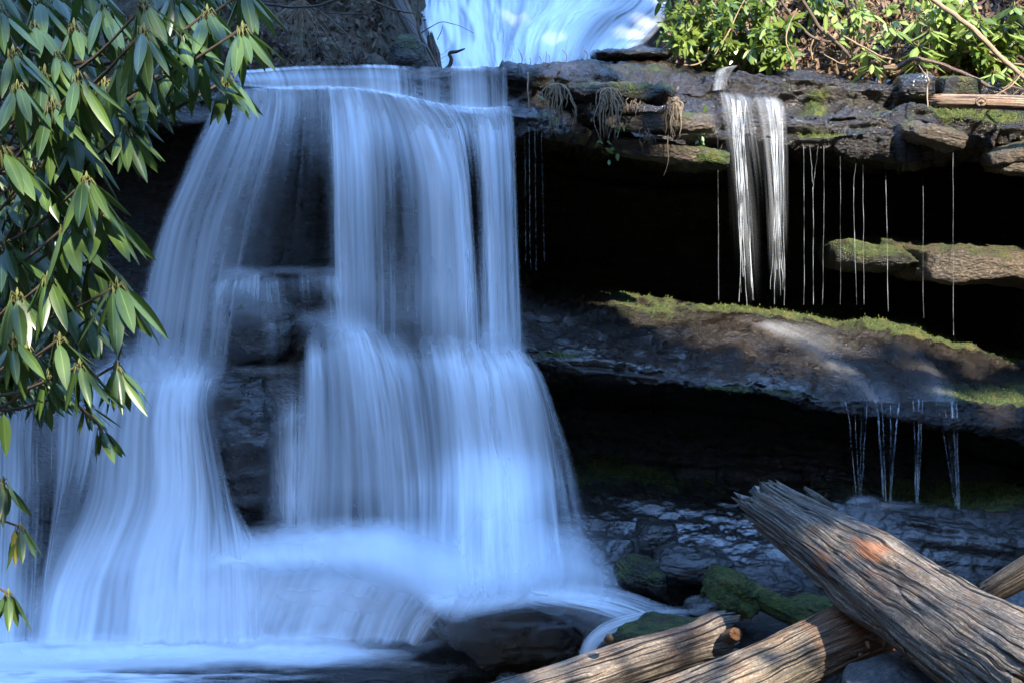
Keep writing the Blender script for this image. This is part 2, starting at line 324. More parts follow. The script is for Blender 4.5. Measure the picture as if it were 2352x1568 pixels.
# ------------------------------------------------------------------ the cliff: one lofted rock face with two undercut ledges
# each column: photo column, then (row, distance) of: plateau back, cap rear, first lip, foot of first lip, second lip, foot of
# second lip, back of the recess, foot of the recess wall, middle of the lower ledge, its lip, foot of the lip, back of the lower
# recess, its foot, slope, slope, front edge, waterline, bed
CC = [
 (-600, (175,13.5),(180,12),(186,11.2),(210,11.15),(215,10.9),(300,10.8),(330,11.4),(600,11.2),(640,10.9),(700,10.5),(850,10.4),(860,10.5),(900,10.32),(1000,10.2),(1240,10.16),(1330,10.05),(1485,9.75),(1700,9)),
 (150, (175,13.5),(180,12),(186,11.2),(210,11.15),(215,10.9),(300,10.8),(330,11.4),(600,11.2),(640,10.9),(700,10.5),(850,10.4),(860,10.5),(900,10.32),(1020,10.2),(1230,10.16),(1330,10.05),(1485,9.75),(1700,9)),
 (330, (174,13.5),(178,12),(184,11.1),(208,11.05),(215,10.85),(300,10.75),(330,11.4),(600,11.2),(650,10.9),(690,10.6),(820,10.5),(830,10.5),(850,10.35),(1040,10.2),(1250,10.16),(1320,10.05),(1485,9.75),(1700,9)),
 (470, (174,13.5),(178,12),(182,11.1),(205,11.05),(215,10.8),(290,10.75),(320,11.4),(600,11.2),(640,10.8),(670,10.6),(835,10.5),(845,10.5),(858,10.32),(1180,10.2),(1260,10.16),(1310,10.05),(1485,9.75),(1700,9)),
 (530, (170,13.5),(174,12),(178,11.1),(205,11.05),(214,10.75),(280,10.65),(310,11.4),(600,11.1),(612,10.7),(630,10.45),(822,10.45),(834,10.45),(846,10.32),(1185,10.2),(1245,10.16),(1305,10.05),(1482,9.75),(1700,9)),
 (640, (164,13.5),(167,12),(172,11.1),(205,11.05),(211,10.7),(270,10.6),(305,11.4),(600,11.1),(610,10.7),(622,10.42),(815,10.4),(828,10.42),(840,10.32),(1195,10.2),(1240,10.16),(1305,10.05),(1480,9.75),(1700,9)),
 (760, (160,13.5),(163,12),(168,11.05),(204,11),(210,10.68),(260,10.6),(300,11.4),(600,11.1),(606,10.7),(618,10.45),(722,10.4),(732,10.4),(744,10.32),(1180,10.2),(1230,10.16),(1305,10.05),(1480,9.75),(1700,9)),
 (900, (158,13.5),(162,12),(166,11.05),(212,11),(226,10.7),(280,10.65),(320,11.4),(610,11.1),(622,10.7),(642,10.4),(725,10.33),(735,10.33),(748,10.32),(1190,10.2),(1235,10.16),(1312,10.05),(1478,9.75),(1700,9)),
 (1050, (160,13.5),(164,12),(169,11),(238,10.95),(256,10.72),(305,10.65),(335,11.5),(615,11.2),(635,10.8),(690,10.4),(780,10.3),(792,10.3),(805,10.32),(1190,10.2),(1245,10.16),(1330,10.05),(1482,9.75),(1700,9)),
 (1150, (158,13.5),(162,12),(171,10.95),(250,10.9),(264,10.68),(302,10.63),(335,11.6),(625,11.4),(655,10.75),(762,10.3),(800,10.2),(900,10.2),(1000,10.15),(1180,10),(1225,9.9),(1335,9.5),(1488,9.3),(1700,8.9)),
 (1220, (148,13.56),(153,12.6),(176,11.01),(258,10.95),(280,10.72),(305,10.68),(335,13.4),(634,13.4),(700,10.94),(797,10.3),(835,10.25),(900,10.65),(1060,10.5),(1190,10),(1245,9.8),(1345,9.45),(1492,9.25),(1700,8.8)),
 (1320, (136,15),(142,12.6),(170,11.28),(255,11.21),(292,10.96),(320,10.9),(350,14.6),(645,14.6),(720,11.12),(807,10.3),(850,10.25),(905,11),(1080,10.9),(1180,10.2),(1265,9.8),(1400,9.4),(1495,9.2),(1700,8.7)),
 (1450, (126,15),(132,12.6),(190,11.78),(285,11.68),(308,11.47),(338,11.37),(375,14.6),(665,14.6),(695,12.5),(826,10.3),(872,10.25),(912,11.2),(1085,11.1),(1150,10.6),(1285,9.9),(1410,9.4),(1490,9.1),(1700,8.6)),
 (1600, (138,15),(148,13.1),(205,12.4),(238,12.3),(262,12.05),(365,11.95),(392,14.6),(690,14.6),(720,12.5),(850,10.3),(892,10.2),(930,11.2),(1095,11.1),(1150,10.6),(1300,9.9),(1400,9.5),(1480,9.1),(1700,8.5)),
 (1720, (140,15),(151,13.1),(165,12.4),(208,12.3),(228,12.05),(320,11.95),(370,14.6),(700,14.6),(730,12.5),(866,10.3),(902,10.2),(940,11.2),(1100,11.1),(1140,10.7),(1300,9.9),(1400,9.4),(1480,9),(1700,8.4)),
 (1850, (140,15),(150,13.1),(168,12.4),(228,12.3),(250,12.05),(358,11.95),(390,14.6),(705,14.6),(735,12.5),(892,10.3),(932,10.2),(962,11),(1105,10.9),(1150,10.25),(1300,9.9),(1400,9.4),(1470,9),(1700,8.3)),
 (2000, (158,15),(168,13.1),(180,12.4),(243,12.3),(262,12.05),(352,11.95),(390,14.6),(715,14.6),(745,12.5),(926,10.3),(952,10.2),(982,11),(1110,10.9),(1150,10.25),(1300,9.9),(1400,9.3),(1460,8.9),(1700,8.2)),
 (2100, (168,15),(178,13.1),(186,12.4),(236,12.3),(250,12.05),(335,11.95),(370,14.6),(730,14.6),(760,12.5),(930,10.3),(960,10.2),(986,11),(1115,10.9),(1150,10.25),(1300,9.9),(1400,9.3),(1460,8.9),(1700,8.2)),
 (2250, (172,15),(181,13.1),(190,12.4),(243,12.3),(268,12.05),(325,11.95),(360,14.6),(775,14.6),(805,12.5),(917,10.4),(1000,10.2),(1040,11),(1122,10.9),(1160,10.25),(1310,9.9),(1410,9.3),(1460,8.9),(1700,8.2)),
 (2400, (174,15),(183,13.1),(192,12.4),(246,12.3),(278,12.05),(330,11.95),(400,14.6),(805,14.6),(835,12.5),(912,10.5),(1040,10.3),(1072,11),(1122,10.9),(1170,10.25),(1320,9.9),(1420,9.3),(1460,8.9),(1700,8.2)),
 (3000, (174,15),(183,13.1),(192,12.4),(246,12.3),(278,12.05),(330,11.95),(400,14.6),(805,14.6),(835,12.5),(912,10.5),(1040,10.3),(1072,11),(1122,10.9),(1170,10.25),(1320,9.9),(1420,9.3),(1460,8.9),(1700,8.2))]
SEG = [8, 22, 34, 16, 36, 22, 40, 24, 36, 26, 16, 36, 26, 52, 36, 36, 8]
NU = 680
def smooth(a, n, axis=0):
    k = np.ones(n) / n; pad = [(0, 0)] * a.ndim; pad[axis] = (n // 2, n - 1 - n // 2)
    return np.apply_along_axis(lambda x: np.convolve(x, k, 'valid'), axis, np.pad(a, pad, 'edge'))
cu = np.array([c[0] for c in CC], float); U_ = np.linspace(-560, 2960, NU)
ck = np.array([[list(p) for p in c[1:]] for c in CC], float)                       # columns x 18 x (v, Y)
ck = np.stack([[np.interp(U_, cu, ck[:, r, k]) for r in range(18)] for k in (0, 1)], -1)   # 18 x NU x 2
ck = smooth(ck, 13, 1)
ROW0 = np.concatenate([[0], np.cumsum(SEG)])                                       # sample index of each key row
seg = [ck[i] + (ck[i + 1] - ck[i]) * np.linspace(0, 1, n, endpoint=False)[:, None, None] for i, n in enumerate(SEG)]
cs = np.concatenate(seg + [ck[-1:]], 0); cs = smooth(cs, 5, 0)
# the strata run on in the rock, so let the edges wander with place
wob = fbm(np.stack([U_ / 90, U_ * 0, U_ * 0], -1), 4, 3); 
for r, amp in ((2, 5), (3, 6), (4, 6), (5, 14), (9, 9), (10, 10), (12, 8)):
    k = np.exp(-((np.arange(len(cs)) - ROW0[r]) / 8.) ** 2)
    wv = fbm(np.stack([U_ / 70, U_ * 0 + r * 7.3, U_ * 0], -1), 4, 30 + r)
    amask = np.where(U_ < 1180, .35, 1.)
    cs[..., 0] += k[:, None] * (wv * amp * amask)[None]
BASE = at(U_[None, :], cs[..., 0], cs[..., 1])                                     # NV x NU x 3
def gnormal(G):
    n = unit(np.cross(np.gradient(G, axis=1), np.gradient(G, axis=0))); return n
BN = gnormal(BASE); BN *= np.sign(-BN[:, :, 1:2].mean())
NVs = len(BASE); rowi = np.arange(NVs)[:, None]
am = np.interp(rowi, [0, ROW0[2] - 4, ROW0[3], ROW0[5], ROW0[7], ROW0[9], ROW0[12], ROW0[13], ROW0[14], ROW0[16]], [.5, 1, 1.2, 1.3, .9, .8, .9, .45, .6, .8])
P = BASE
d = .075 * fbm(P * np.array([1.3, 1.3, 2.2]), 4, 1)
ly = fbm(np.stack([P[..., 0] * .55, P[..., 1] * .55, P[..., 2] * 7.5 + P[..., 0] * .9 + .5 * vn(P * .9, 9)], -1), 3, 5)
d = d + .075 * np.tanh(ly * 2.6)
ly2 = vn(np.stack([P[..., 0] * 1.6, P[..., 1] * 1.6, P[..., 2] * 26 + P[..., 0] * 2], -1), 8)
d = d + .02 * np.tanh(ly2 * 2) + .024 * fbm(P * 14, 3, 12) + .011 * fbm(P * 38, 2, 14) - .05 * np.clip(.12 - np.abs(fbm(P * np.array([2.4, 2.4, 3.6]), 3, 21)), 0, 1) / .12
dm = np.where(U_ < 1150, .55, 1.)[None]
CL = BASE + BN * (d * am * .8 * dm)[..., None]
# moss grows where the photo shows it: gaussians in place
cux, cvx = np.broadcast_to(U_[None], cs.shape[:2]), cs[..., 0]
moss = np.full(cs.shape[:2], .25)
def blob(u, v, su, sv, a, rot=0.):
    du, dv = cux - u, cvx - v; c, s_ = math.cos(rot), math.sin(rot)
    return a * np.exp(-((du * c + dv * s_) / su) ** 2 - ((-du * s_ + dv * c) / sv) ** 2)
for b in ((2250, 262, 200, 22, .9), (1900, 215, 120, 30, .5), (1450, 160, 200, 22, .25), (1600, 360, 90, 18, .8), (1900, 310, 70, 14, .6),
          (1820, 726, 200, 15, 1.5, .05), (2040, 744, 120, 14, 1.1, .2), (2290, 800, 170, 17, 1.0, .22), (2290, 895, 130, 26, .85), (2280, 1140, 170, 40, .9), (1450, 680, 120, 40, .45, .4),
          (1500, 1080, 220, 50, .5), (1270, 1000, 70, 160, .35), (1240, 632, 90, 14, .7), (1650, 1350, 90, 40, .4), (1270, 810, 60, 16, .7), (1700, 900, 200, 20, .4), (2050, 1115, 200, 20, .5)):
    moss = moss + blob(*b)
moss[ROW0[12] + 20:ROW0[16]] -= .18
moss -= np.where((rowi > ROW0[6] - 8) & (rowi < ROW0[7] - 10), .35, 0) + np.where((rowi > ROW0[10] + 4) & (rowi < ROW0[12] - 8), .35, 0)
wet = np.zeros(cs.shape[:2])
for b in ((1700,1220,420,110,1.), (1450,1330,140,110,.7), (1450,800,230,45,.8), (1850,850,300,60,.7), (640,1060,110,170,1.), (1330,280,150,40,.6), (2150,1250,260,90,.6), (1320,680,110,50,.6)):
    wet = np.maximum(wet, blob(*b))
wet = np.maximum(wet, .22 * np.clip((rowi - ROW0[1]) / 8, 0, 1) * np.clip((ROW0[5] - 4 - rowi) / 8, 0, 1))
moss = moss + .35 * fbm(P * 5, 3, 91) * (moss > .5)
cliff = mk('cliff', CL, gridf(NVs, NU)[:, ::-1], M_cliff, attrs={'moss': moss, 'wet': wet}); tag(cliff, None, None, kind='structure')
# unseen side walls, added to keep low sky light out of the recess
for sd in (-1, 1):
    Yg, Zg = np.meshgrid(np.linspace(8.5, 17, 90), np.linspace(-1, 6.5, 80)); Pg = np.stack([Yg * 0 + sd * (5.7 + .1 * np.maximum(0, Zg - 2)), Yg, Zg], -1)
    Pg[..., 0] += sd * (.3 * fbm(Pg * .9, 4, 95) + .08 * np.tanh(3 * fbm(Pg * np.array([.5, .5, 5]), 2, 96)))
    tag(mk('cliff', Pg, gridf(80, 90), M_cliff, attrs={'moss': Yg * 0 + .3, 'wet': Yg * 0}), None, None, kind='structure')
def drape(u0, u1, r0, r1, off, name, dens, mat, parent, nu=120, nv=90):
    """a film of water lying on the rock between two photo columns and two key rows"""
    iu = np.linspace(np.interp(u0, U_, np.arange(NU)), np.interp(u1, U_, np.arange(NU)), nu)
    ir = np.linspace(np.interp(r0, np.arange(18), ROW0), np.interp(r1, np.arange(18), ROW0), nv)
    G = smooth(smooth(BASE + BN * (d * am * .8 * dm)[..., None] * .8, 7, 0), 7, 1)
    a, b = np.clip(iu.astype(int), 0, NU - 2), np.clip(ir.astype(int), 0, NVs - 2); fa, fb = (iu - a)[None, :, None], (ir - b)[:, None, None]
    g = lambda X: (X[b][:, a] * (1 - fb) + X[b + 1][:, a] * fb) * (1 - fa) + (X[b][:, a + 1] * (1 - fb) + X[b + 1][:, a + 1] * fb) * fa
    V = g(G) + g(BN) * off
    uu, vv = project(V)
    su, sv = np.meshgrid(np.linspace(0, 1, nu), np.linspace(0, 1, nv))
    D = dens(uu, vv, su, sv) if callable(dens) else dens * np.sin(np.pi * su) ** .6
    L = np.cumsum(np.linalg.norm(np.diff(V, axis=0, prepend=V[:1]), axis=-1), 0)
    W = np.linalg.norm(V[nv // 2, -1] - V[nv // 2, 0])
    return mk(name, V, gridf(nv, nu), mat, parent, np.stack([su * W, L], -1), {'dens': np.clip(D, 0, 1)})

# how far forward the rock stands, for laying water on it
_xs, _zs = np.arange(-4, 2.6, .03), np.arange(-.6, 4.6, .03); FRONT = np.full((len(_zs), len(_xs)), 99.)
_ix = np.round((CL[..., 0] + 4) / .03).astype(int); _iz = np.round((CL[..., 2] + .6) / .03).astype(int)
_ok = (_ix >= 1) & (_ix < len(_xs) - 1) & (_iz >= 1) & (_iz < len(_zs) - 1)
for a_ in (-1, 0, 1):
    for b_ in (-1, 0, 1): np.minimum.at(FRONT, (_iz[_ok] + a_, _ix[_ok] + b_), CL[..., 1][_ok])
def relax():
    f = np.minimum(FRONT, 12.); g = np.pad(f, 4, 'edge'); f = np.min([g[a:a + f.shape[0], b:b + f.shape[1]] for a in range(9) for b in range(9)], 0)
    FR[:] = smooth(smooth(smooth(smooth(f, 9, 0), 9, 1), 7, 0), 7, 1)
FR = FRONT.copy(); relax()
def addfront(o):
    W = np.array([v.co[:] for v in o.data.vertices]) + np.array(list(o['_o'])); ix = np.round((W[:, 0] + 4) / .03).astype(int); iz = np.round((W[:, 2] + .6) / .03).astype(int)
    k = (ix >= 1) & (ix < len(_xs) - 1) & (iz >= 1) & (iz < len(_zs) - 1)
    for a_ in (-1, 0, 1):
        for b_ in (-1, 0, 1): np.minimum.at(FRONT, (iz[k] + a_, ix[k] + b_), W[k, 1])
def front(x, z):
    return FR[np.clip(np.round((z + .6) / .03).astype(int), 0, len(_zs) - 1), np.clip(np.round((x + 4) / .03).astype(int), 0, len(_xs) - 1)]
# ------------------------------------------------------------------ hillside behind the falls, valley ground, pool
def hz(x, y):
    y0 = np.interp(x, [-12, -1.15, -.75, 1.35, 1.8, 2.6, 12], [12.0, 12.3, 14.3, 14.3, 13.3, 13.0, 13.0])
    s = np.interp(x, [-12, -1.1, -.7, 1.3, 1.9, 12], [1.5, 1.6, .75, .75, 1.05, 1.0])
    z0 = np.interp(x, [-6, -2, 0, 1, 1.5, 2.5, 6], [4.0, 4.0, 4.0, 4.1, 4.18, 4.14, 4.1])
    t = np.maximum(0, y - y0)
    return z0 + s * t * (1 - np.exp(-t * 3)) * .97 + .0
hx = np.concatenate([np.linspace(-16, -6, 30, endpoint=False), np.linspace(-6, 7, 330), np.linspace(7, 18, 30)[1:]])
hy = np.concatenate([np.linspace(11.75, 15.5, 150, endpoint=False), np.linspace(15.5, 34, 50)])
X, Y = np.meshgrid(hx, hy); y00 = np.interp(X, [-.2, .6, 1.3, 1.6], [11.75, 12.3, 12.7, 13.0]); Y = y00 + (Y - 11.75) * (34 - y00) / (34 - 11.75); Z = np.minimum(hz(X, Y), 17 + .2 * X)
HS = np.stack([X, Y, Z], -1); hn = gnormal(HS); hn *= np.sign(hn[..., 2:].mean())
amp = np.interp(X, [-6, -1.2, -.8, 1.3, 1.8], [1.2, 1.2, .5, .5, .75]) * np.clip((Y - np.interp(X, [0, 1.6], [11.9, 13.1])) / .5, .15, 1)
HS = HS + hn * (amp * (.12 * fbm(HS * 1.7, 4, 41) + .03 * fbm(HS * 9, 3, 45)))[..., None]
hill = mk('hillside', HS, gridf(len(hy), len(hx)), M_ground); tag(hill, None, None, kind='structure')
def gz(x, y):
    base = np.interp(y, [-60, -24, -8, -2, 2, 5.2, 7, 8.1, 9.2, 12], [28, 14.5, 7, 1.7, 1.25, .75, .12, -.32, -.45, -.5])
    side = np.maximum(0, np.abs(x + .3) - np.interp(y, [-10, 0, 6, 9, 12], [4, 3.2, 3.0, 4.2, 5]))
    base = base + np.minimum(side * 1.15, np.where(x < 0, 20, 9))
    base = base + np.interp(x, [.2, 1.6, 3], [0, .25, .4]) * np.interp(y, [3, 5.5, 7.5, 8.3], [0, 1, .8, 0])
    return base
gx = np.concatenate([np.linspace(-90, -8, 30, endpoint=False), np.linspace(-8, 8, 150), np.linspace(8, 90, 31)[1:]])
gy = np.concatenate([np.linspace(-90, -6, 40, endpoint=False), np.linspace(-6, 11.3, 170)])
X, Y = np.meshgrid(gx, gy); Z = gz(X, Y); G = np.stack([X, Y, Z], -1)
G[..., 2] += .05 * fbm(G * 2.2, 4, 51) * np.clip(1.5 - np.abs(G[..., 0]) / 12, .5, 1)
_t = NT('shade_toned_forest_floor'); _p = _t.obj()  # tree shade put into a darker floor colour, cutting bounce into the recess
M_valley = _t.done(_t.n('BsdfPrincipled', {'Base Color': _t.mix(_t.ramp(_t.noise(_p, 1.5, 5, .7), [(.35, 0), (.65, 1)]), (.010, .012, .006), (.035, .03, .018)), 'Roughness': .9, 'Normal': _t.bump(_t.noise(_p, 8, 5, .7), 1, .1)}).outputs[0])
gro = mk('ground', G, gridf(len(gy), len(gx)), M_valley); tag(gro, None, None, kind='structure')
# stream bed sheet under the pool
X, Y = np.meshgrid(np.linspace(-5, 3.2, 120), np.linspace(7.2, 10.2, 60)); Z = gz(X, Y) + .012
B = np.stack([X, Y, Z], -1); B[..., 2] += .05 * fbm(B * 2.2, 4, 51) + .03 * np.abs(fbm(B * 5, 2, 55))
tag(mk('stream_bed', B, gridf(60, 120), M_bed), None, None, kind='structure')
X, Y = np.meshgrid(np.linspace(-6, 3, 60), np.linspace(7.0, 10.2, 40)); Z = X * 0 + .012 * fbm(np.stack([X * 1.5, Y * 3, X * 0], -1), 3, 57)
tag(mk('water', np.stack([X, Y, Z], -1), gridf(40, 60), M_pool), None, None, kind='structure')

# ------------------------------------------------------------------ boulders and slabs
def rock(name, u, v, Y, hu, hv, dep, mat, label, cat='rock', seed=0, sq=.75, rot=0., amp=.13, nt=110, npf=70, lay=.5, group=None):
    """a rounded block; hu, hv: half width and height as seen in the photo, dep: half depth in metres"""
    c = at(u, v, Y); a, b, h = hu * Y / F, dep, hv * Y / F
    th = np.linspace(0, 2 * np.pi, nt, endpoint=False)[None]; ph = np.linspace(-np.pi / 2, np.pi / 2, npf)[:, None]
    sp = lambda x, e: np.sign(x) * np.abs(x) ** e
    S = np.stack(np.broadcast_arrays(sp(np.cos(ph), sq) * sp(np.cos(th), sq), sp(np.cos(ph), sq) * sp(np.sin(th), sq), sp(np.sin(ph), sq)), -1)
    V = S * np.array([a, b, h]); m = (a + b + h) / 3; N = unit(S / np.array([a, b, h]))
    q = V / m; q2 = q + seed * 3.7
    d_ = amp * m * fbm(q2 * 1.3, 4, seed) + lay * .05 * m * np.tanh(3 * fbm(np.stack([q2[..., 0] * .6, q2[..., 1] * .6, q2[..., 2] * 6], -1), 2, seed + 3)) + .016 * m * fbm(q2 * 9, 3, seed + 5)
    V = V + N * d_[..., None]
    cr, sr = math.cos(rot), math.sin(rot); V = np.stack([V[..., 0] * cr + V[..., 2] * sr, V[..., 1], -V[..., 0] * sr + V[..., 2] * cr], -1) + c
    o = mk(name, V, gridf(npf, nt, True), mat); return tag(o, label, cat, group)
rock('boulder', 606, 738, 10.62, 112, 112, .36, M_rock_dark, 'rounded black wet rock bulging behind the veil at mid height', seed=33, sq=1.0, nt=160, npf=100)
rock('boulder', 566, 1030, 10.42, 100, 178, .36, M_rock_dark, 'tall dark wet rock face between the two lower cascades', seed=34, sq=.75, nt=160, npf=110)
addfront(rock('boulder', 1195, 1420, 9.12, 196, 94, .34, M_rock_dark, 'big dark wet boulder parting the water at the foot of the falls', seed=3, sq=.8, rot=.03, amp=.16, nt=200, npf=120))
addfront(rock('boulder', 1420, 1440, 8.95, 110, 78, .3, M_rock_dark, 'dark wet rock joined to the right side of the parted boulder', seed=5, sq=.85, rot=.25, nt=140, npf=90)); relax()
rock('boulder', 1535, 1466, 8.45, 135, 50, .2, M_rock_moss, 'low mossy rock behind the short mottled log', seed=8, sq=.85, amp=.1)
rock('boulder', 1170, 1562, 8.55, 32, 14, .09, M_rock_dark, 'small wet stone breaking the pool surface beside the log', 'stone', seed=9)
rock('boulder', 1506, 1240, 9.9, 48, 46, .2, M_rock_dark, 'squarish black rock set into the wet lower slope', seed=10, sq=.5, amp=.08)
rock('boulder', 1590, 1295, 9.6, 95, 38, .22, M_rock_dark, 'rounded dark rock below the squarish black rock', seed=11, rot=.1)
rock('boulder', 1470, 1320, 9.5, 60, 40, .2, M_rock_moss, 'small green tinged rock left of the rounded dark rock', seed=12, sq=.85, rot=.3)
rock('boulder', 1680, 1356, 9.1, 66, 46, .24, M_rock_verymoss, 'bright green moss covered rock beside the mossy log', seed=13, sq=.7, rot=.35, amp=.2)
rock('boulder', 1610, 1392, 8.95, 40, 20, .14, M_rock_dark, 'small dark stone in front of the green mossy rock', 'stone', seed=14)
rock('boulder', 1905, 1395, 8.9, 85, 22, .18, M_rock_verymoss, 'low mossy stone behind the orange rotted log end', 'stone', seed=15, rot=.1)
rock('boulder', 1985, 1290, 9.4, 120, 40, .3, M_rock_dark, 'dark wet rock glimpsed behind the big leaning log', seed=16, rot=.2)
rock('boulder', 2090, 1585, 6.25, 170, 72, .32, M_rock_grey, 'smooth grey boulder under the crossed logs at the bottom edge', seed=17, sq=.9, amp=.1)
rock('boulder', 2370, 1420, 7.2, 90, 55, .3, M_rock_grey, 'pale grey boulder at the right edge behind the leaning log', seed=18, sq=.9, amp=.1)
rock('boulder', 2280, 1600, 5.9, 130, 60, .3, M_rock_dark, 'shadowed boulder beneath the lower end of the leaning log', seed=19, sq=.8)
rock('rock_slab', 2245, 604, 12.95, 206, 42, 1.0, M_rock_tan, 'sunlit tan slab with a crack inside the right recess', 'slab', seed=20, sq=.42, rot=.07, amp=.07, nt=200, npf=90)
rock('rock_slab', 1985, 584, 13.0, 112, 30, .9, M_rock_moss, 'mossy dark slab left of the sunlit tan slab', 'slab', seed=21, sq=.6, rot=.05)
rock('rock_slab', 1515, 348, 11.35, 122, 20, .3, M_rock_tan, 'thin pale slab jutting below the hanging dead roots', 'slab', seed=22, sq=.45, rot=.13, amp=.09)
rock('rock_slab', 1610, 362, 11.3, 62, 24, .24, M_rock_verymoss, 'moss capped slab at the right end of the thin pale slab', 'slab', seed=23, sq=.6, rot=.1)
rock('rock_slab', 1505, 282, 11.2, 130, 22, .28, M_rock_tan, 'tan layered slab behind the hanging dead root clumps', 'slab', seed=24, sq=.4, rot=.05, amp=.09)
rock('rock_slab', 1410, 215, 11.1, 130, 20, .3, M_rock_moss, 'brown mossy slab above the tan layered slab', 'slab', seed=25, sq=.5, rot=.03)
rock('rock_slab', 2140, 312, 11.8, 75, 24, .24, M_rock_tan, 'glistening wedge shaped slab under the mossy right ledge', 'slab', seed=26, sq=.6, rot=.22, amp=.12)
rock('rock_slab', 2330, 352, 11.95, 70, 20, .25, M_rock_tan, 'upper brown slab near the right edge under the ledge', 'slab', seed=27, sq=.5, rot=-.25, amp=.12)
rock('rock_slab', 2345, 385, 12.0, 75, 15, .25, M_rock_tan, 'lower reddish slab near the right edge under the ledge', 'slab', seed=28, sq=.5, rot=.05, amp=.12)
rock('rock_slab', 1450, 126, 13.0, 90, 12, .3, M_rock_dark, 'wet dark rock beside the foot of the upper waterfall', seed=29, sq=.6)
rock('rock_slab', 2200, 205, 12.3, 46, 26, .2, M_rock_moss, 'mossy block standing behind the pale fallen log', 'slab', seed=30, sq=.5)
rock('rock_slab', 2100, 200, 12.35, 40, 26, .2, M_rock_dark, 'dark block left of the mossy block above the moss ledge', 'slab', seed=31, sq=.5)
rock('boulder', 940, 150, 12.0, 42, 62, .25, M_rock_moss, 'dark mossy boulder at the left foot of the upper waterfall', seed=32)

# ------------------------------------------------------------------ water: falling sheets, cascades, foam
def atz(u, v, z):
    """the point of the level z seen at photo pixel u, v"""
    p = at(u, v, 1.); k = (z - H) / (p[..., 2] - H); return np.array([0, 0, H]) + (p - np.array([0, 0, H])) * k[..., None]
def sheet(name, cols, mat, parent, nu=None, nv=110, wob=.03, seed=0, dy=0., edge=.0, lay=.035, top=.04):
    """cols: streamlines, each a list of (u, v, Y, density) from top to bottom"""
    A = np.array(cols, float); nu = nu or len(cols) * 16
    A = crom(crom(A, nu, 0), nv, 1)                                # nu x nv x 4
    V = at(A[..., 0], A[..., 1], A[..., 2] + dy); D = np.clip(A[..., 3], 0, 1)
    q = np.stack(np.broadcast_arrays(np.linspace(0, len(cols), nu)[:, None] * 1.1, np.linspace(0, 1.6, nv)[None], np.float64(seed)), -1)
    V[..., 1] -= wob * (fbm(q * 1.5, 3, 61 + seed) + .5)
    if lay:
        dl_ = np.maximum(0, V[..., 1] - (front(V[..., 0], V[..., 2]) - lay)); g_ = np.pad(dl_, 10, 'edge')
        g_ = np.max([g_[a:a + dl_.shape[0]] for a in range(0, 21, 2)], 0); g_ = np.max([g_[:, b:b + dl_.shape[1]] for b in range(0, 21, 2)], 0)
        V[..., 1] -= smooth(smooth(smooth(smooth(g_, 21, 0), 21, 1), 15, 0), 15, 1)
    sv = np.linspace(0, 1, nv)[None]; su = np.linspace(0, 1, nu)[:, None]
    D = D * np.clip(sv / top, 0, 1) * np.clip((1 - sv) / (.02 + edge), 0, 1) * np.clip(np.minimum(su, 1 - su) / .03, 0, 1)
    W = np.linalg.norm(np.diff(V[:, nv // 3], axis=0), axis=-1).sum(); L = np.cumsum(np.linalg.norm(np.diff(V, axis=1, prepend=V[:, :1]), axis=-1), 1)
    uv = np.stack([np.broadcast_to(su * W, L.shape), L], -1)
    return mk(name, V.transpose(1, 0, 2), gridf(nv, nu), mat, parent, uv.transpose(1, 0, 2), {'dens': D.T})
def streams(us, ys, dens, vs):
    """us[c][r], shared vs (or per column), shared ys, dens[c][r]"""
    return [[(us[c][r], (vs[c] if isinstance(vs[0], (list, tuple)) else vs)[r], ys[r], dens[c][r]) for r in range(len(ys))] for c in range(len(us))]

wf = thing('waterfall', at(760, 1480, 9.5), 'wide silky blue white waterfall pouring over the stepped rock face into the pool', 'waterfall')
# the short upper step
lipu = [540, 570, 610, 660, 720, 790, 860, 905, 930, 960, 1000, 1040, 1080, 1120, 1150, 1175]
lipv = [176, 177, 176, 172, 168, 166, 165, 166, 168, 169, 170, 171, 172, 173, 174, 175]
botv = [196, 198, 202, 206, 207, 208, 214, 222, 228, 236, 246, 254, 260, 262, 260, 256]
dl = [.0, .6, .6, .66, .8, .84, .84, .78, .5, .56, .6, .52, .6, .56, .58, 0]
sheet('upper_step_water', [[(u, a - 4, 11.5, 0), (u, a, 11.02, d * .6), (u + 1, (a + b) / 2, 10.93, d), (u + 2, b, 10.86, d), (u + 3, b + 5, 10.68, d)]
      for u, a, b, d in zip(lipu, lipv, botv, dl)], M_film, wf, nu=330, nv=50, wob=.012, seed=1, edge=.25)
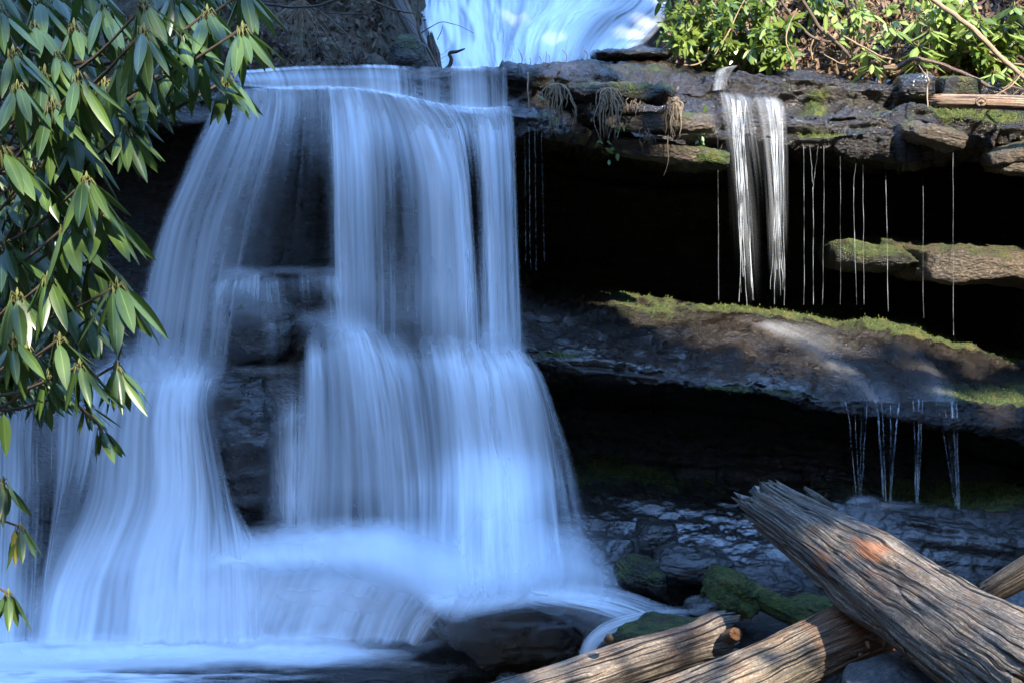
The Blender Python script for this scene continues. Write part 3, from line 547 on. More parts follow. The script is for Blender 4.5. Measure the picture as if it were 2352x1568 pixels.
# the free falling curtain
T = [10.95, 10.66, 10.48, 10.38, 10.32, 10.24]
CUR = [([505,475,442,398,350,290],[212,240,300,400,540,790],[0,.1,.12,.12,.12,.12]),
 ([540,522,488,445,392,345],[211,226,300,400,540,800],[0,.45,.55,.6,.66,.74]),
 ([590,578,552,515,465,425],[210,220,300,400,540,805],[0,.5,.55,.5,.52,.66]),
 ([630,626,606,578,542,500],[209,217,300,400,540,815],[0,.55,.5,.4,.34,.44]),
 ([650,648,634,612,580,540],[208,215,300,400,540,780],[0,.5,.36,.2,.14,.12]),
 ([690,690,684,674,660,645],[208,212,300,400,540,640],[0,.5,.24,.12,.08,.06]),
 ([728,730,732,732,728,725],[207,211,300,400,540,630],[0,.5,.3,.12,.07,.06]),
 ([752,754,757,760,758,758],[207,211,300,400,540,650],[0,.55,.5,.3,.16,.16]),
 ([768,771,777,782,784,787],[207,212,300,400,540,735],[0,.7,.8,.82,.8,.82]),
 ([800,806,818,826,830,834],[209,214,300,400,540,740],[0,.72,.8,.74,.6,.6]),
 ([835,845,862,872,876,880],[210,217,300,400,540,742],[0,.7,.72,.6,.46,.55]),
 ([862,874,898,912,916,918],[212,221,300,400,540,744],[0,.7,.66,.4,.28,.5]),
 ([900,915,945,970,978,980],[220,229,300,400,540,745],[0,.75,.78,.66,.5,.6]),
 ([952,968,1004,1032,1042,1052],[229,238,300,400,540,748],[0,.75,.84,.86,.82,.88]),
 ([992,1006,1040,1062,1075,1086],[239,247,300,400,540,755],[0,.75,.9,.94,.94,.95]),
 ([1020,1032,1056,1074,1086,1096],[244,251,300,400,540,762],[0,.7,.7,.34,.2,.6]),
 ([1042,1052,1072,1086,1094,1104],[248,254,300,400,540,768],[0,.7,.62,.14,.08,.5]),
 ([1066,1073,1088,1099,1105,1112],[250,257,300,400,540,772],[0,.7,.76,.45,.4,.8]),
 ([1094,1100,1110,1118,1124,1130],[252,259,300,400,540,778],[0,.75,.92,.94,.94,.96]),
 ([1126,1131,1140,1146,1151,1156],[252,259,300,400,540,778],[0,.7,.76,.66,.62,.8]),
 ([1148,1153,1161,1166,1170,1176],[251,258,300,400,540,778],[0,.6,.78,.7,.6,.7]),
 ([1162,1168,1174,1178,1182,1190],[250,257,300,400,540,778],[0,.4,.4,.3,.26,.34]),
 ([1176,1182,1187,1190,1196,1206],[250,257,300,400,540,778],[0,0,0,0,0,0])]
cc = [[(a, b, y, d) for a, b, y, d in zip(us, vs, T, ds)] + [(us[-1] + .3 * (us[-1] - us[-2]), vs[-1] + 170, T[-1] - .06, ds[-1])] for us, vs, ds in CUR]
sheet('water_curtain', cc, M_curtain, wf, nu=420, nv=170, wob=.05, seed=2, edge=.2)
sheet('rear_curtain', [[(a + (4 if k % 2 else -5), b, y, d * .36) for a, b, y, d in c] for k, c in enumerate(cc)], M_curtain2, wf, nu=300, nv=120, wob=.05, seed=3, dy=.12, edge=.3)
# thin water creeping over the middle ledge and its face
def mapd(*bl):
    def f(uu, vv, su, sv):
        D = np.zeros_like(uu)
        for (u, v, a, b, g) in bl: D = np.maximum(D, g * np.exp(-np.abs((uu - u) / a) ** 2 - np.abs((vv - v) / b) ** 2))
        return D * np.clip(np.minimum(su, 1 - su) / .06, 0, 1) * np.clip(np.minimum(sv, 1 - sv) / .06, 0, 1)
    return f
drape(480, 1260, 7.7, 13.6, .035, 'ledge_water', mapd((560,628,75,16,0.372),(700,622,140,12,0.341),(640,700,42,110,0.156),(520,690,30,90,0.186),(850,660,130,30,0.167),(960,700,130,90,0.186),(700,730,60,24,0.248),(1190,640,60,16,0.31),(1150,720,60,100,0.186),(620,850,80,14,0.372),(640,980,45,130,0.149),(650,1120,40,90,0.149),(900,860,190,170,0.186),(900,1080,230,150,0.205),(720,1000,60,200,0.149),(1230,1100,80,120,0.112)), M_sheen, wf, 240, 200)
# fanning cascades below the curtain
Y4 = [10.3, 10.16, 10.04, 9.96, 9.9]
def casc(name, C, seed, mat=M_cascade, ys=Y4, run=0, **k):
    return sheet(name, [[(u, v, y, d) for (u, v, d), y in zip(c, ys)] + ([(2 * c[-1][0] - c[-2][0] + .0, c[-1][1] + run, ys[-1] - .16, c[-1][2])] if run else []) for c in C], mat, wf, seed=seed, **k)
casc('cascade', [[(690,775,0),(684,840,0.158),(680,900,0.219),(672,1050,0.276),(650,1200,0.382)],
 [(712,750,0.48),(712,820,0.62),(714,900,0.574),(712,1050,0.574),(700,1200,0.62)],
 [(745,730,0.62),(758,800,0.682),(766,900,0.608),(772,1050,0.644),(770,1200,0.68)],
 [(785,722,0.837),(812,780,0.903),(828,900,0.837),(840,1050,0.786),(846,1200,0.794)],
 [(825,728,0.794),(858,800,0.717),(880,900,0.608),(896,1050,0.644),(905,1200,0.682)],
 [(880,745,0.571),(912,820,0.589),(930,900,0.608),(948,1050,0.644),(960,1200,0.717)],
 [(950,750,0.574),(972,820,0.589),(985,900,0.608),(1000,1050,0.644),(1012,1200,0.794)],
 [(1015,755,0.837),(1030,820,0.87),(1042,900,0.886),(1056,1050,0.903),(1068,1205,0.919)],
 [(1065,760,0.935),(1078,820,0.952),(1088,900,0.968),(1104,1050,0.968),(1116,1210,0.968)],
 [(1100,775,0.919),(1116,830,0.935),(1128,900,0.96),(1146,1050,0.968),(1160,1210,0.968)],
 [(1120,790,0),(1140,850,0),(1155,920,0),(1180,1050,0),(1195,1210,0)]], 4, nu=300, nv=140, top=.22, edge=.3, run=110)
casc('thin_veil', [[(490,640,0),(478,690,0),(476,740,0),(478,790,0),(484,838,0)],[(512,630,0.25),(496,680,0.25),(492,735,0.144),(494,790,0.144),(500,838,0.18)],[(545,624,0.25),(532,680,0.11),(528,735,0.0504),(528,790,0.036),(530,836,0.108)],[(590,620,0.44),(586,680,0.16),(584,735,0.0691),(584,790,0.0576),(585,838,0.173)],
 [(615,622,0.4),(618,680,0.32),(622,735,0.207),(626,790,0.196),(628,842,0.23)],[(645,620,0.44),(650,680,0.36),(654,735,0.242),(656,790,0.23),(658,846,0.288)],[(680,618,0.44),(686,680,0.16),(690,735,0.115),(692,790,0.0922),(694,850,0.23)],[(720,617,0.4),(724,680,0.096),(726,735,0.115),(728,790,0.173),(730,850,0.23)],[(770,618,0.32),(774,680,0.24),(778,735,0.173),(780,790,0.173),(780,850,0.173)],[(800,620,0),(800,680,0),(800,735,0),(800,790,0),(800,850,0)]], 18, ys=[10.3, 10.22, 10.2, 10.18, 10.14], nu=200, nv=100, mat=M_film, lay=0, edge=.4, top=.12)
casc('low_veil', [[(540,850,0),(560,930,0),(575,1030,0),(590,1130,0),(600,1230,0)],[(590,852,0.18),(604,930,0.054),(608,1030,0.054),(610,1130,0.09),(612,1230,0.225)],[(630,855,0.225),(636,930,0.171),(638,1030,0.162),(640,1130,0.189),(642,1230,0.27)],[(665,850,0.36),(668,930,0.27),(668,1030,0.36),(668,1130,0.45),(668,1230,0.54)],[(700,840,0.36),(700,930,0.45),(698,1030,0.45),(696,1130,0.495),(694,1230,0.54)],[(740,840,0),(735,930,0),(732,1030,0),(730,1130,0),(730,1230,0)]], 19, ys=[10.1, 10.02, 9.98, 9.94, 9.86], nu=120, nv=100, mat=M_film, lay=0, edge=.2, top=.5)
casc('right_cascade', [[(1078,800,0),(1090,850,0),(1100,920,0),(1115,1050,0),(1120,1200,0)],
 [(1105,786,0.878),(1122,830,0.935),(1136,900,0.968),(1152,1050,0.96),(1160,1200,0.919)],
 [(1138,775,0.96),(1162,820,0.976),(1178,890,0.96),(1200,1050,0.903),(1212,1195,0.853)],
 [(1168,772,0.96),(1198,820,0.96),(1222,890,0.878),(1250,1040,0.717),(1266,1185,0.62)],
 [(1188,778,0.752),(1220,830,0.665),(1246,900,0.574),(1280,1040,0.5),(1302,1180,0.5)],
 [(1200,788,0.158),(1236,845,0.207),(1264,920,0.207),(1302,1040,0.183),(1330,1175,0.183)],
 [(1210,798,0),(1250,860,0),(1280,940,0),(1318,1050,0),(1350,1175,0)]], 5, nu=200, nv=140, top=.2, edge=.3, run=110)
Y5 = [10.26, 10.1, 9.94, 9.72, 9.4]
casc('left_cascade', [[(225,800,0),(170,950,0),(120,1150,0),(80,1330,0),(55,1482,0)],
 [(290,795,0.382),(240,950,0.5),(215,1150,0.382),(140,1340,0.794),(112,1484,0.878)],
 [(340,795,0.665),(295,950,0.769),(275,1150,0.769),(210,1330,0.878),(180,1486,0.878)],
 [(385,800,0.794),(350,950,0.878),(340,1140,0.886),(285,1310,0.886),(262,1486,0.786)],
 [(430,806,0.82),(400,940,0.919),(400,1130,0.935),(362,1300,0.919),(345,1486,0.837)],
 [(470,812,0.794),(440,930,0.886),(448,1130,0.853),(436,1290,0.886),(428,1486,0.769)],
 [(500,822,0.574),(465,925,0.574),(492,1130,0.62),(500,1270,0.794),(500,1486,0.769)],
 [(520,834,0.183),(485,930,0.158),(522,1130,0.276),(550,1262,0.665),(560,1486,0.752)],
 [(535,845,0),(500,940,0),(545,1140,0),(595,1262,0.382),(610,1486,0.48)]], 6, ys=Y5, nu=280, nv=150, top=.15)
casc('far_left_cascade', [[(-160,930,0),(-170,1050,.3),(-180,1180,.3),(-180,1320,.3),(-180,1475,.5)],
 [(-60,925,.3),(-70,1050,.5),(-70,1180,.45),(-70,1320,.5),(-70,1478,.6)],
 [(30,915,.35),(20,1050,.5),(10,1180,.42),(5,1320,.45),(5,1480,.6)],
 [(110,900,.35),(95,1050,.5),(90,1180,.34),(85,1320,.42),(75,1480,.62)],
 [(190,870,.4),(175,1020,.48),(150,1160,.22),(115,1320,.3),(98,1482,.6)],
 [(260,820,.4),(230,1000,.4),(200,1150,.12),(140,1330,.1),(115,1483,.3)],
 [(300,800,0),(260,1000,0),(240,1150,0),(165,1330,0),(130,1483,0)]], 7, ys=[10.3, 10.14, 10.0, 9.82, 9.5], nu=220, nv=120, mat=M_film)
# plateau of foam and the last drop into the pool
Y6 = [9.96, 9.86, 9.7, 9.56, 9.42]
casc('last_drop', [[(330,1270,0),(300,1310,0),(270,1350,0),(250,1420,0),(235,1486,0)],
 [(420,1262,0.783),(400,1305,0.925),(385,1340,0.951),(372,1410,0.925),(362,1487,0.871)],
 [(520,1255,0.783),(505,1300,0.951),(490,1335,0.96),(468,1410,0.92),(452,1488,0.854)],
 [(620,1245,0.843),(612,1296,0.96),(596,1330,0.951),(566,1410,0.899),(545,1489,0.843)],
 [(720,1240,0.871),(718,1294,0.971),(700,1328,0.941),(664,1410,0.888),(640,1489,0.831)],
 [(820,1240,0.925),(824,1296,0.976),(802,1332,0.93),(762,1410,0.877),(736,1488,0.831)],
 [(910,1245,0.951),(910,1302,0.976),(884,1340,0.93),(846,1410,0.899),(818,1486,0.843)],
 [(985,1250,0.951),(975,1312,0.976),(945,1350,0.93),(906,1415,0.909),(878,1484,0.854)],
 [(1045,1255,0.925),(1025,1330,0.951),(990,1368,0.93),(945,1420,0.899),(918,1480,0.819)],
 [(1090,1255,0.717),(1065,1345,0.843),(1025,1385,0.843),(975,1430,0.783),(948,1478,0.66)],
 [(1120,1260,0),(1090,1355,0.331),(1045,1400,0.331),(995,1440,0.237),(968,1476,0)]], 8, ys=Y6, nu=320, nv=120, top=.12, edge=.06, lay=0)
casc('plateau_foam', [[(480,1230,0),(470,1250,0),(465,1270,0),(460,1290,0),(455,1310,0)],
 [(560,1205,0.382),(555,1230,0.48),(550,1255,0.574),(540,1280,0.665),(530,1305,0.574)],
 [(660,1180,0.528),(655,1212,0.665),(650,1245,0.735),(645,1275,0.837),(640,1308,0.752)],
 [(770,1172,0.62),(768,1208,0.794),(765,1240,0.837),(762,1272,0.878),(760,1308,0.837)],
 [(870,1176,0.665),(870,1210,0.878),(870,1242,0.96),(870,1275,0.96),(866,1310,0.878)],
 [(960,1185,0.794),(965,1215,0.96),(965,1248,1),(960,1280,1),(950,1318,0.919)],
 [(1040,1190,0.878),(1050,1215,0.976),(1045,1250,1),(1030,1285,0.976),(1010,1330,0.919)],
 [(1110,1178,0.919),(1118,1200,0.935),(1100,1240,0.878),(1075,1290,0.837),(1050,1345,0.878)],
 [(1180,1170,0.878),(1180,1195,0.837),(1160,1240,0.717),(1135,1285,0.665),(1105,1330,0.794)],
 [(1250,1168,0.752),(1258,1195,0.708),(1255,1235,0.593),(1240,1275,0.574),(1215,1310,0.752)],
 [(1320,1180,0.574),(1335,1205,0.593),(1340,1240,0.537),(1335,1275,0.5),(1325,1310,0.665)],
 [(1370,1205,0.219),(1382,1225,0.276),(1386,1255,0.254),(1388,1285,0.276),(1390,1322,0.276)],
 [(1400,1225,0),(1410,1240,0),(1412,1265,0),(1412,1290,0),(1412,1325,0)]], 9, ys=[9.96, 9.9, 9.82, 9.72, 9.56], nu=320, nv=90, mat=M_foam, wob=.03, top=.45, edge=.2, dy=-.05)
casc('shoulder_water', [[(1225,1272,.2),(1325,1292,.4),(1430,1316,.35),(1530,1360,.2),(1600,1396,0)],
 [(1215,1282,.6),(1315,1304,.75),(1415,1330,.62),(1510,1374,.42),(1580,1404,.1)],
 [(1205,1293,.7),(1300,1319,.66),(1395,1348,.5),(1480,1396,.3),(1530,1428,.1)],
 [(1196,1303,.5),(1280,1334,.32),(1360,1374,.26),(1420,1432,.22),(1440,1476,.16)],
 [(1188,1312,.1),(1255,1348,.12),(1316,1398,.13),(1350,1452,.14),(1358,1496,.1)],
 [(1180,1320,.0),(1230,1366,.0),(1280,1420,.0),(1310,1470,.0),(1320,1502,0)]], 10, ys=[9.5, 9.36, 9.18, 8.98, 8.82], nu=180, nv=110, wob=.02, lay=.01)
casc('shoulder_left_water', [[(1190,1256,.0),(1100,1300,.0),(1025,1342,.0),(970,1395,0),(930,1470,0)],
 [(1197,1268,.6),(1108,1312,.8),(1034,1354,.85),(978,1408,.8),(940,1478,.6)],
 [(1204,1279,.75),(1118,1322,.82),(1044,1364,.75),(988,1418,.6),(950,1484,.4)],
 [(1211,1290,.4),(1128,1332,.4),(1054,1374,.25),(998,1428,.2),(962,1486,.1)],
 [(1216,1300,0),(1140,1342,0),(1064,1384,0),(1008,1436,0),(974,1488,0)]], 11, ys=[9.45, 9.2, 9.02, 8.92, 8.86], nu=120, nv=110, wob=.02, lay=0)
casc('side_pour', [[(1640,1396,0),(1500,1398,0),(1400,1418,0),(1344,1462,0),(1322,1518,0)],[(1645,1402,.3),(1505,1404,.7),(1408,1426,.8),(1352,1464,.85),(1332,1518,.7)],[(1645,1406,.3),(1508,1410,.7),(1416,1434,.85),(1362,1468,.9),(1342,1520,.8)],[(1645,1410,.2),(1510,1416,.4),(1424,1444,.5),(1374,1474,.7),(1354,1520,.6)],[(1640,1414,0),(1512,1422,0),(1432,1452,0),(1386,1480,0),(1368,1520,0)]], 17, ys=[8.75, 8.55, 8.4, 8.34, 8.32], nu=60, nv=110, wob=.004, lay=0)
# soft spray hanging where the water lands
M_upper = water_mat('upper_falls_water', 1.3, 16, seed=9.3, colr=(.86, .92, .98))
M_spray = water_mat('spray', .5, 5, colr=(.86, .92, .98), soft=3, bump=0., seed=4.4)
def spray(u, v, su_, sv_, Y, peak, seed, tilt=.25):
    C = []
    for a in np.linspace(-1.6, 1.6, 13):
        C.append([(u + a * su_ + 8 * math.sin(a * 3 + seed), v + b * sv_ + 6 * math.sin(a * 2 + b * 2 + seed), Y - tilt * (b + 1.6) / 3.2 - .05 * math.cos(a), peak * math.exp(-1.1 * (a * a + b * b))) for b in np.linspace(-1.6, 1.6, 9)])
    sheet('spray', C, M_spray, wf, nu=90, nv=60, wob=.02, seed=seed, lay=.03)
for k_, a_ in enumerate(((900,1262,260,60,9.62,.75),(640,1275,180,55,9.62,.5),(1080,1270,170,70,9.52,.7),(1230,1245,130,60,9.5,.45),(330,850,150,70,10.02,.5),(420,900,70,60,9.95,.4),(1140,790,60,50,9.98,.55),(790,745,90,36,10.02,.4),(250,1270,150,70,9.55,.35),(500,1490,420,22,9.28,.55),(60,1400,140,80,9.45,.3),(760,1370,330,60,9.4,.4),(420,1400,170,70,9.36,.35),(700,1484,240,26,9.24,.6),(200,1492,230,30,9.24,.6))): spray(*a_, 50 + k_)
# foam lying on the pool
uu, vv = np.meshgrid(np.linspace(-260, 1400, 300), np.linspace(1464, 1600, 90)); V = atz(uu, vv, .03)
q = np.stack([V[..., 0] * 2.2, V[..., 1] * 7, V[..., 0] * 0], -1); nz_ = fbm(q, 4, 71)
V[..., 2] += .02 * np.exp(-((vv - 1490) / 22) ** 2) * (1 + .4 * nz_) + .012 * nz_
D = 1.15 * np.exp(-(np.maximum(0, vv - 1500) / 42.) ** 2) * np.clip((1010 - uu + (1500 - vv) * 1.5) / 260, 0, 1) + .9 * np.exp(-((uu - 20) / 330) ** 2 - ((vv - 1545) / 40) ** 2) + .62 * np.exp(-((uu - 1300) / 75) ** 2 - ((vv - 1512) / 12) ** 2)
D = np.clip((D - .22 * np.clip((vv - 1520) / 40, 0, 1.2)) + (.2 + .5 * np.clip((vv - 1500) / 50, 0, 1)) * nz_ * (D > .04), 0, 1) * np.clip((vv - 1466) / 16, 0, 1) * np.clip((1600 - vv) / 20, 0, 1)
mk('pool_foam', V, gridf(90, 300), M_foam, wf, np.stack([V[..., 0], V[..., 1] * 3], -1), {'dens': D})
# the upper falls
uf = thing('waterfall', at(1230, 160, 13.7), 'bright upper waterfall tumbling down rounded rock behind the top ledge', 'waterfall')
YU = [15.6, 14.9, 14.5, 14.2, 13.9, 13.7]
def up(name, us, vs, ds, seed, **k):
    sheet(name, [[(a, b, y, d) for a, b, y, d in zip(x, z, YU, e)] for x, z, e in zip(us, vs, ds)], k.pop('mat', M_upper), uf, nv=90, seed=seed, wob=.08, lay=0, **k)
up('left_chute', [[935,945,952,958,965,975],[985,985,985,990,995,1000],[1040,1040,1045,1050,1052,1058],[1095,1100,1105,1110,1115,1120],[1150,1152,1152,1150,1150,1155],[1215,1205,1195,1180,1175,1175],[1270,1255,1235,1215,1200,1195]],
   [[-130,0,45,90,135,180]] * 7, [[0] * 6, [.8,.85,.85,.8,.85,.9], [.92,.94,.94,.96,.96,.96], [.9,.92,.94,.95,.96,.96], [.85,.86,.8,.8,.85,.95], [.8,.72,.6,.5,.6,.8], [.3,.3,.2,.1,.1,.1]], 12, nu=200)
up('right_chute', [[1200,1190,1172,1160,1150,1140],[1260,1235,1205,1188,1178,1170],[1330,1290,1250,1228,1215,1205],[1390,1345,1300,1272,1256,1245],[1450,1400,1348,1316,1298,1285],[1510,1455,1400,1362,1340,1325],[1550,1500,1450,1410,1380,1360],[1580,1540,1500,1462,1430,1400],[1610,1575,1540,1505,1475,1440]],
   [[-110,30,75,105,140,180],[-120,16,58,90,130,180],[-125,6,44,80,125,180],[-130,0,36,75,122,178],[-130,-2,36,75,120,176],[-130,0,40,80,120,172],[-130,0,45,85,120,168],[-130,0,45,85,118,160],[-130,0,45,85,115,150]],
   [[0] * 6, [.7,.85,.95,.96,.96,.96], [.7,.9,.96,.96,.96,.96], [.7,.85,.93,.93,.92,.95], [.6,.7,.8,.84,.86,.9], [.7,.66,.5,.55,.66,.8], [.8,.7,.45,.6,.8,.85], [.7,.75,.6,.75,.85,.7], [0] * 6], 13, nu=240)
# thin fall over the right end of the cap ledge
rf = thing('waterfall', at(1735, 712, 11.8), 'narrow sunlit strands of water falling in front of the dark recess on the right', 'waterfall')
sheet('upper_step_water', [[(1700,150,12.9,0),(1690,160,12.4,0),(1680,180,12.32,0),(1672,207,12.22,0)],[(1690,150,12.9,.5),(1680,160,12.4,.4),(1670,180,12.32,.4),(1662,207,12.22,.4)],[(1678,152,12.9,.8),(1668,162,12.4,.34),(1660,182,12.32,.36),(1655,208,12.22,.4)],
  [(1664,154,12.9,.4),(1654,164,12.4,.5),(1648,184,12.32,.4),(1644,209,12.22,.45)],[(1650,156,12.9,0),(1642,166,12.4,.0),(1638,186,12.32,0),(1634,210,12.22,0)]], M_strand, rf, nu=80, nv=50, wob=.01, seed=14, lay=0)
Y7 = [12.3, 12.0, 11.93, 11.88, 11.86, 11.84]
RC = [([1638,1640,1645,1648,1650,1650],[0,0,0,0,0,0]),([1648,1652,1660,1666,1668,1670],[.3,.3,.12,.06,.04,.0]),([1654,1662,1676,1694,1704,1708],[.55,.55,.3,.2,.12,.0]),([1664,1676,1694,1712,1722,1728],[.5,.55,.45,.42,.42,.1]),([1680,1692,1706,1722,1732,1738],[.4,.35,.2,.2,.2,.05]),
      ([1698,1712,1726,1742,1750,1756],[.5,.5,.26,.06,.04,.0]),([1716,1730,1746,1758,1764,1768],[.4,.42,.36,.2,.16,.0]),([1738,1750,1764,1776,1782,1786],[.4,.55,.6,.62,.62,.3]),([1762,1772,1782,1788,1792,1794],[.4,.5,.5,.55,.48,.2]),([1782,1792,1798,1802,1803,1803],[.5,.62,.6,.5,.25,.05]),([1800,1809,1813,1814,1814,1814],[0,0,0,0,0,0])]
sheet('water_strands', [[(u, v, y, d) for u, v, y, d in zip(us, [206 + .10 * (us[0] - 1650), 230 + .12 * (us[0] - 1650), 320, 450, 600, 722], Y7, ds)] for us, ds in [(us, [min(.6, .62 * d) for d in ds]) for us, ds in RC]], M_strand, rf, nu=260, nv=140, wob=.02, seed=15, edge=.3, lay=0, top=.16)
for k in range(17):
    f = np.linspace(0, 1, 40); a_ = (1668 + 50 * rng.random()) if k < 9 else (1752 + 52 * rng.random()); b_ = (1698 + 34 * rng.random()) if k < 9 else (1768 + 36 * rng.random()); e_ = rng.uniform(610, 712)
    jt = fbm(np.stack([f * 5 + k * 3, f * 0, f * 0], -1), 3, 3); v0_ = 226 + .13 * (a_ - 1650)
    MB().tube(at(a_ + (b_ - a_) * f ** .7 + jt * 2.5, v0_ + (e_ - v0_) * f, 11.97 - .1 * np.minimum(1, f * 4)), (.0022 + .0026 * rng.random()) * (1 - .6 * f) * (1 + .6 * vn(np.stack([f * 11 + k, f * 0, f * 0], -1), 4)) + .0006, 6).build('water_strand', M_thread, rf)
def onledge(u, v):
    k = int(np.clip(np.interp(u, U_, np.arange(NU)), 0, NU - 1)); a_, b_ = ROW0[7] + 6, ROW0[9]; return float(np.interp(v, np.maximum.accumulate(cs[a_:b_, k, 0]), cs[a_:b_, k, 1]))
LF = [([(1640,712),(1800,800),(1900,870),(1940,915)],[0,0,0,0]),([(1690,716),(1850,792),(1945,866),(1985,920)],[.36,.22,.16,.2]),([(1750,720),(1905,790),(2000,862),(2035,924)],[.42,.26,.22,.3]),([(1820,726),(1965,788),(2055,858),(2085,924)],[.36,.14,.08,.12]),
      ([(1890,734),(2025,790),(2100,856),(2130,922)],[.26,.12,.14,.2]),([(1950,742),(2085,796),(2150,856),(2175,922)],[.2,.1,.16,.3]),([(2010,752),(2140,806),(2195,862),(2210,922)],[0,0,0,0])]
_r = slice(ROW0[7], ROW0[9] + 6); _pu, _pv = project(CL[_r]); LG = np.full((160, 200), 99.)
np.minimum.at(LG, (np.clip((_pv - 660) / 2, 0, 159).astype(int).ravel(), np.clip((_pu - 1580) / 4, 0, 199).astype(int).ravel()), CL[_r][..., 1].ravel())
for _ in range(6):
    g_ = np.pad(LG, 1, 'edge'); m_ = np.min([g_[a:a + 160, b:b + 200] for a in range(3) for b in range(3)], 0); LG = np.where(LG > 90, m_, LG)
LG = smooth(smooth(np.where(LG > 90, 12.5, LG), 5, 0), 5, 1)
A_ = crom(crom(np.array([[(u, v, d_) for (u, v), d_ in zip(p, d__)] for p, d__ in LF], float), 150, 0), 120, 1)
V = at(A_[..., 0], A_[..., 1], LG[np.clip((A_[..., 1] - 660) / 2, 0, 159).astype(int), np.clip((A_[..., 0] - 1580) / 4, 0, 199).astype(int)] - .05)
D = np.clip(A_[..., 2] * .6, 0, 1) * np.clip(np.linspace(0, 1, 120) / .15, 0, 1)[None]; L = np.cumsum(np.linalg.norm(np.diff(V, axis=1, prepend=V[:, :1]), axis=-1), 1)
mk('ledge_film', V.transpose(1, 0, 2), gridf(120, 150), M_sheen, rf, np.stack([np.broadcast_to(np.linspace(0, 1.2, 150)[:, None], L.shape), L], -1).transpose(1, 0, 2), {'dens': D.T})
# short trickles from the lower ledge
TR = [([(1943,922,1968,1150,.8), (1962,926,1974,1150,.6), (1978,928,1976,1150,.4), (1992,926,1978,1150,.5)], .06, 'faint narrow veil of water trickling off the lower ledge'),
      ([(2012,920,2030,1140,1.6), (2024,924,2034,1150,.8), (2046,930,2044,1150,.5), (2066,926,2044,1150,1.5)], .09, 'double trickle narrowing as it falls from the wet lower ledge lip'),
      ([(2098,918,2104,1150,.9), (2110,916,2107,1158,1.5), (2120,918,2110,1158,.7)], .1, 'slim straight trickle between the two broader lower trickles'),
      ([(2150,920,2190,1140,1.3), (2168,922,2194,1160,.8), (2184,922,2200,1168,1.4), (2196,926,2204,1170,1.6)], .2, 'brightest lower trickle beside the mossy ledge end')]
for st, dv, lab in TR:
    t = thing('water_trickle', at(st[0][2], st[0][3], 10.2), lab, 'trickle')
    for u0, v0, u1, v1, r_ in st:
        f = np.linspace(0, 1, 30); jt = fbm(np.stack([f * 5 + u0, f * 0, f * 0], -1), 2, 3)
        MB().tube(at(u0 + (u1 - u0) * f ** .8 + jt * 1.2, v0 + (v1 - v0) * f, 10.26 - .08 * np.minimum(1, f * 4)), .0046 * r_ * (.55 + .45 * np.abs(1 - 2 * f)) * (1 + .5 * vn(np.stack([f * 9 + u0, f * 0, f * 0], -1), 4)) + .0006, 6).build('water_strand', M_thread, t)
    C = []
    for k in range(9):
        q = k / 8 * (len(st) - 1); i0 = min(int(q), len(st) - 2); ff = q - i0; A_ = [st[i0][z] * (1 - ff) + st[i0 + 1][z] * ff for z in range(4)]
        e = 0 if k in (0, 8) else dv
        C.append([(A_[0] - 4, A_[1] - 34, 10.55, e * .6), (A_[0] - 1, A_[1] - 10, 10.36, e)] + [(A_[0] + (A_[2] - A_[0]) * g ** .8, A_[1] + (A_[3] - A_[1]) * g, 10.25 - .06 * g, e) for g in (.1, .35, .65, 1.)])
    o = sheet('water_veil', C, M_strand, t, nu=70, nv=90, wob=.012, seed=20 + int(dv * 100), edge=.3, lay=0, top=.15)
tag_ = drape(1930, 2330, 12.55, 14.4, .03, 'crest_splash', mapd((1985,1146,40,9,0.33),(2060,1160,70,11,0.3025),(2150,1176,70,11,0.275),(2230,1192,50,9,0.1925),(2050,1230,40,70,0.077),(2110,1260,30,110,0.099),(2200,1260,60,110,0.088)), M_sheen, t, 150, 110)
# hair-thin threads dripping from the overhang
TH = [(1205,305,1208,618,.35,10.75),(1216,310,1218,620,.7,10.75),(1229,318,1231,620,.4,10.78),(1244,322,1250,600,.3,10.8),(1648,300,1651,690,.5,11.9),(1846,365,1847,700,.7,11.9),(1860,385,1868,430,.7,11.9),(1880,370,1868,430,.7,11.9),(1868,430,1868,700,1.1,11.85),(1893,380,1890,700,.5,11.9),
      (1975,280,1960,430,.6,11.85),(1960,430,1968,700,.7,11.86),(1982,330,1984,700,.35,11.88),(2034,350,2040,716,1.1,11.85),(2120,380,2121,730,.3,11.9),(2189,325,2190,770,.8,11.8),(1930,390,1931,700,.3,11.9)]
for u0, v0, u1, v1, s_, yy in TH:
    if v0 < 425: k_ = np.interp(u0, U_, np.arange(NU)); v0 = min(v0, cs[ROW0[5] - 3, int(k_), 0] - 4); yy = cs[ROW0[5], int(k_), 1] - .07
    m = MB(); n = 26; f = np.linspace(0, 1, n); jit = fbm(np.stack([f * 6 + u0, f * 0, f * 0], -1), 2, 3)
    m.tube(at(u0 + (u1 - u0) * f + jit * .8, v0 + (v1 - v0) * f, yy - .01 * f), .0011 * s_ * (1 + .7 * vn(np.stack([f * 17 + u0, f * 0, f * 0], -1), 4)) + .0006, 5)
    tag(m.build('water_thread', M_thread), 'hair thin thread of water dripping from the dark overhang', 'water thread', 'threads of water dripping from the overhang')

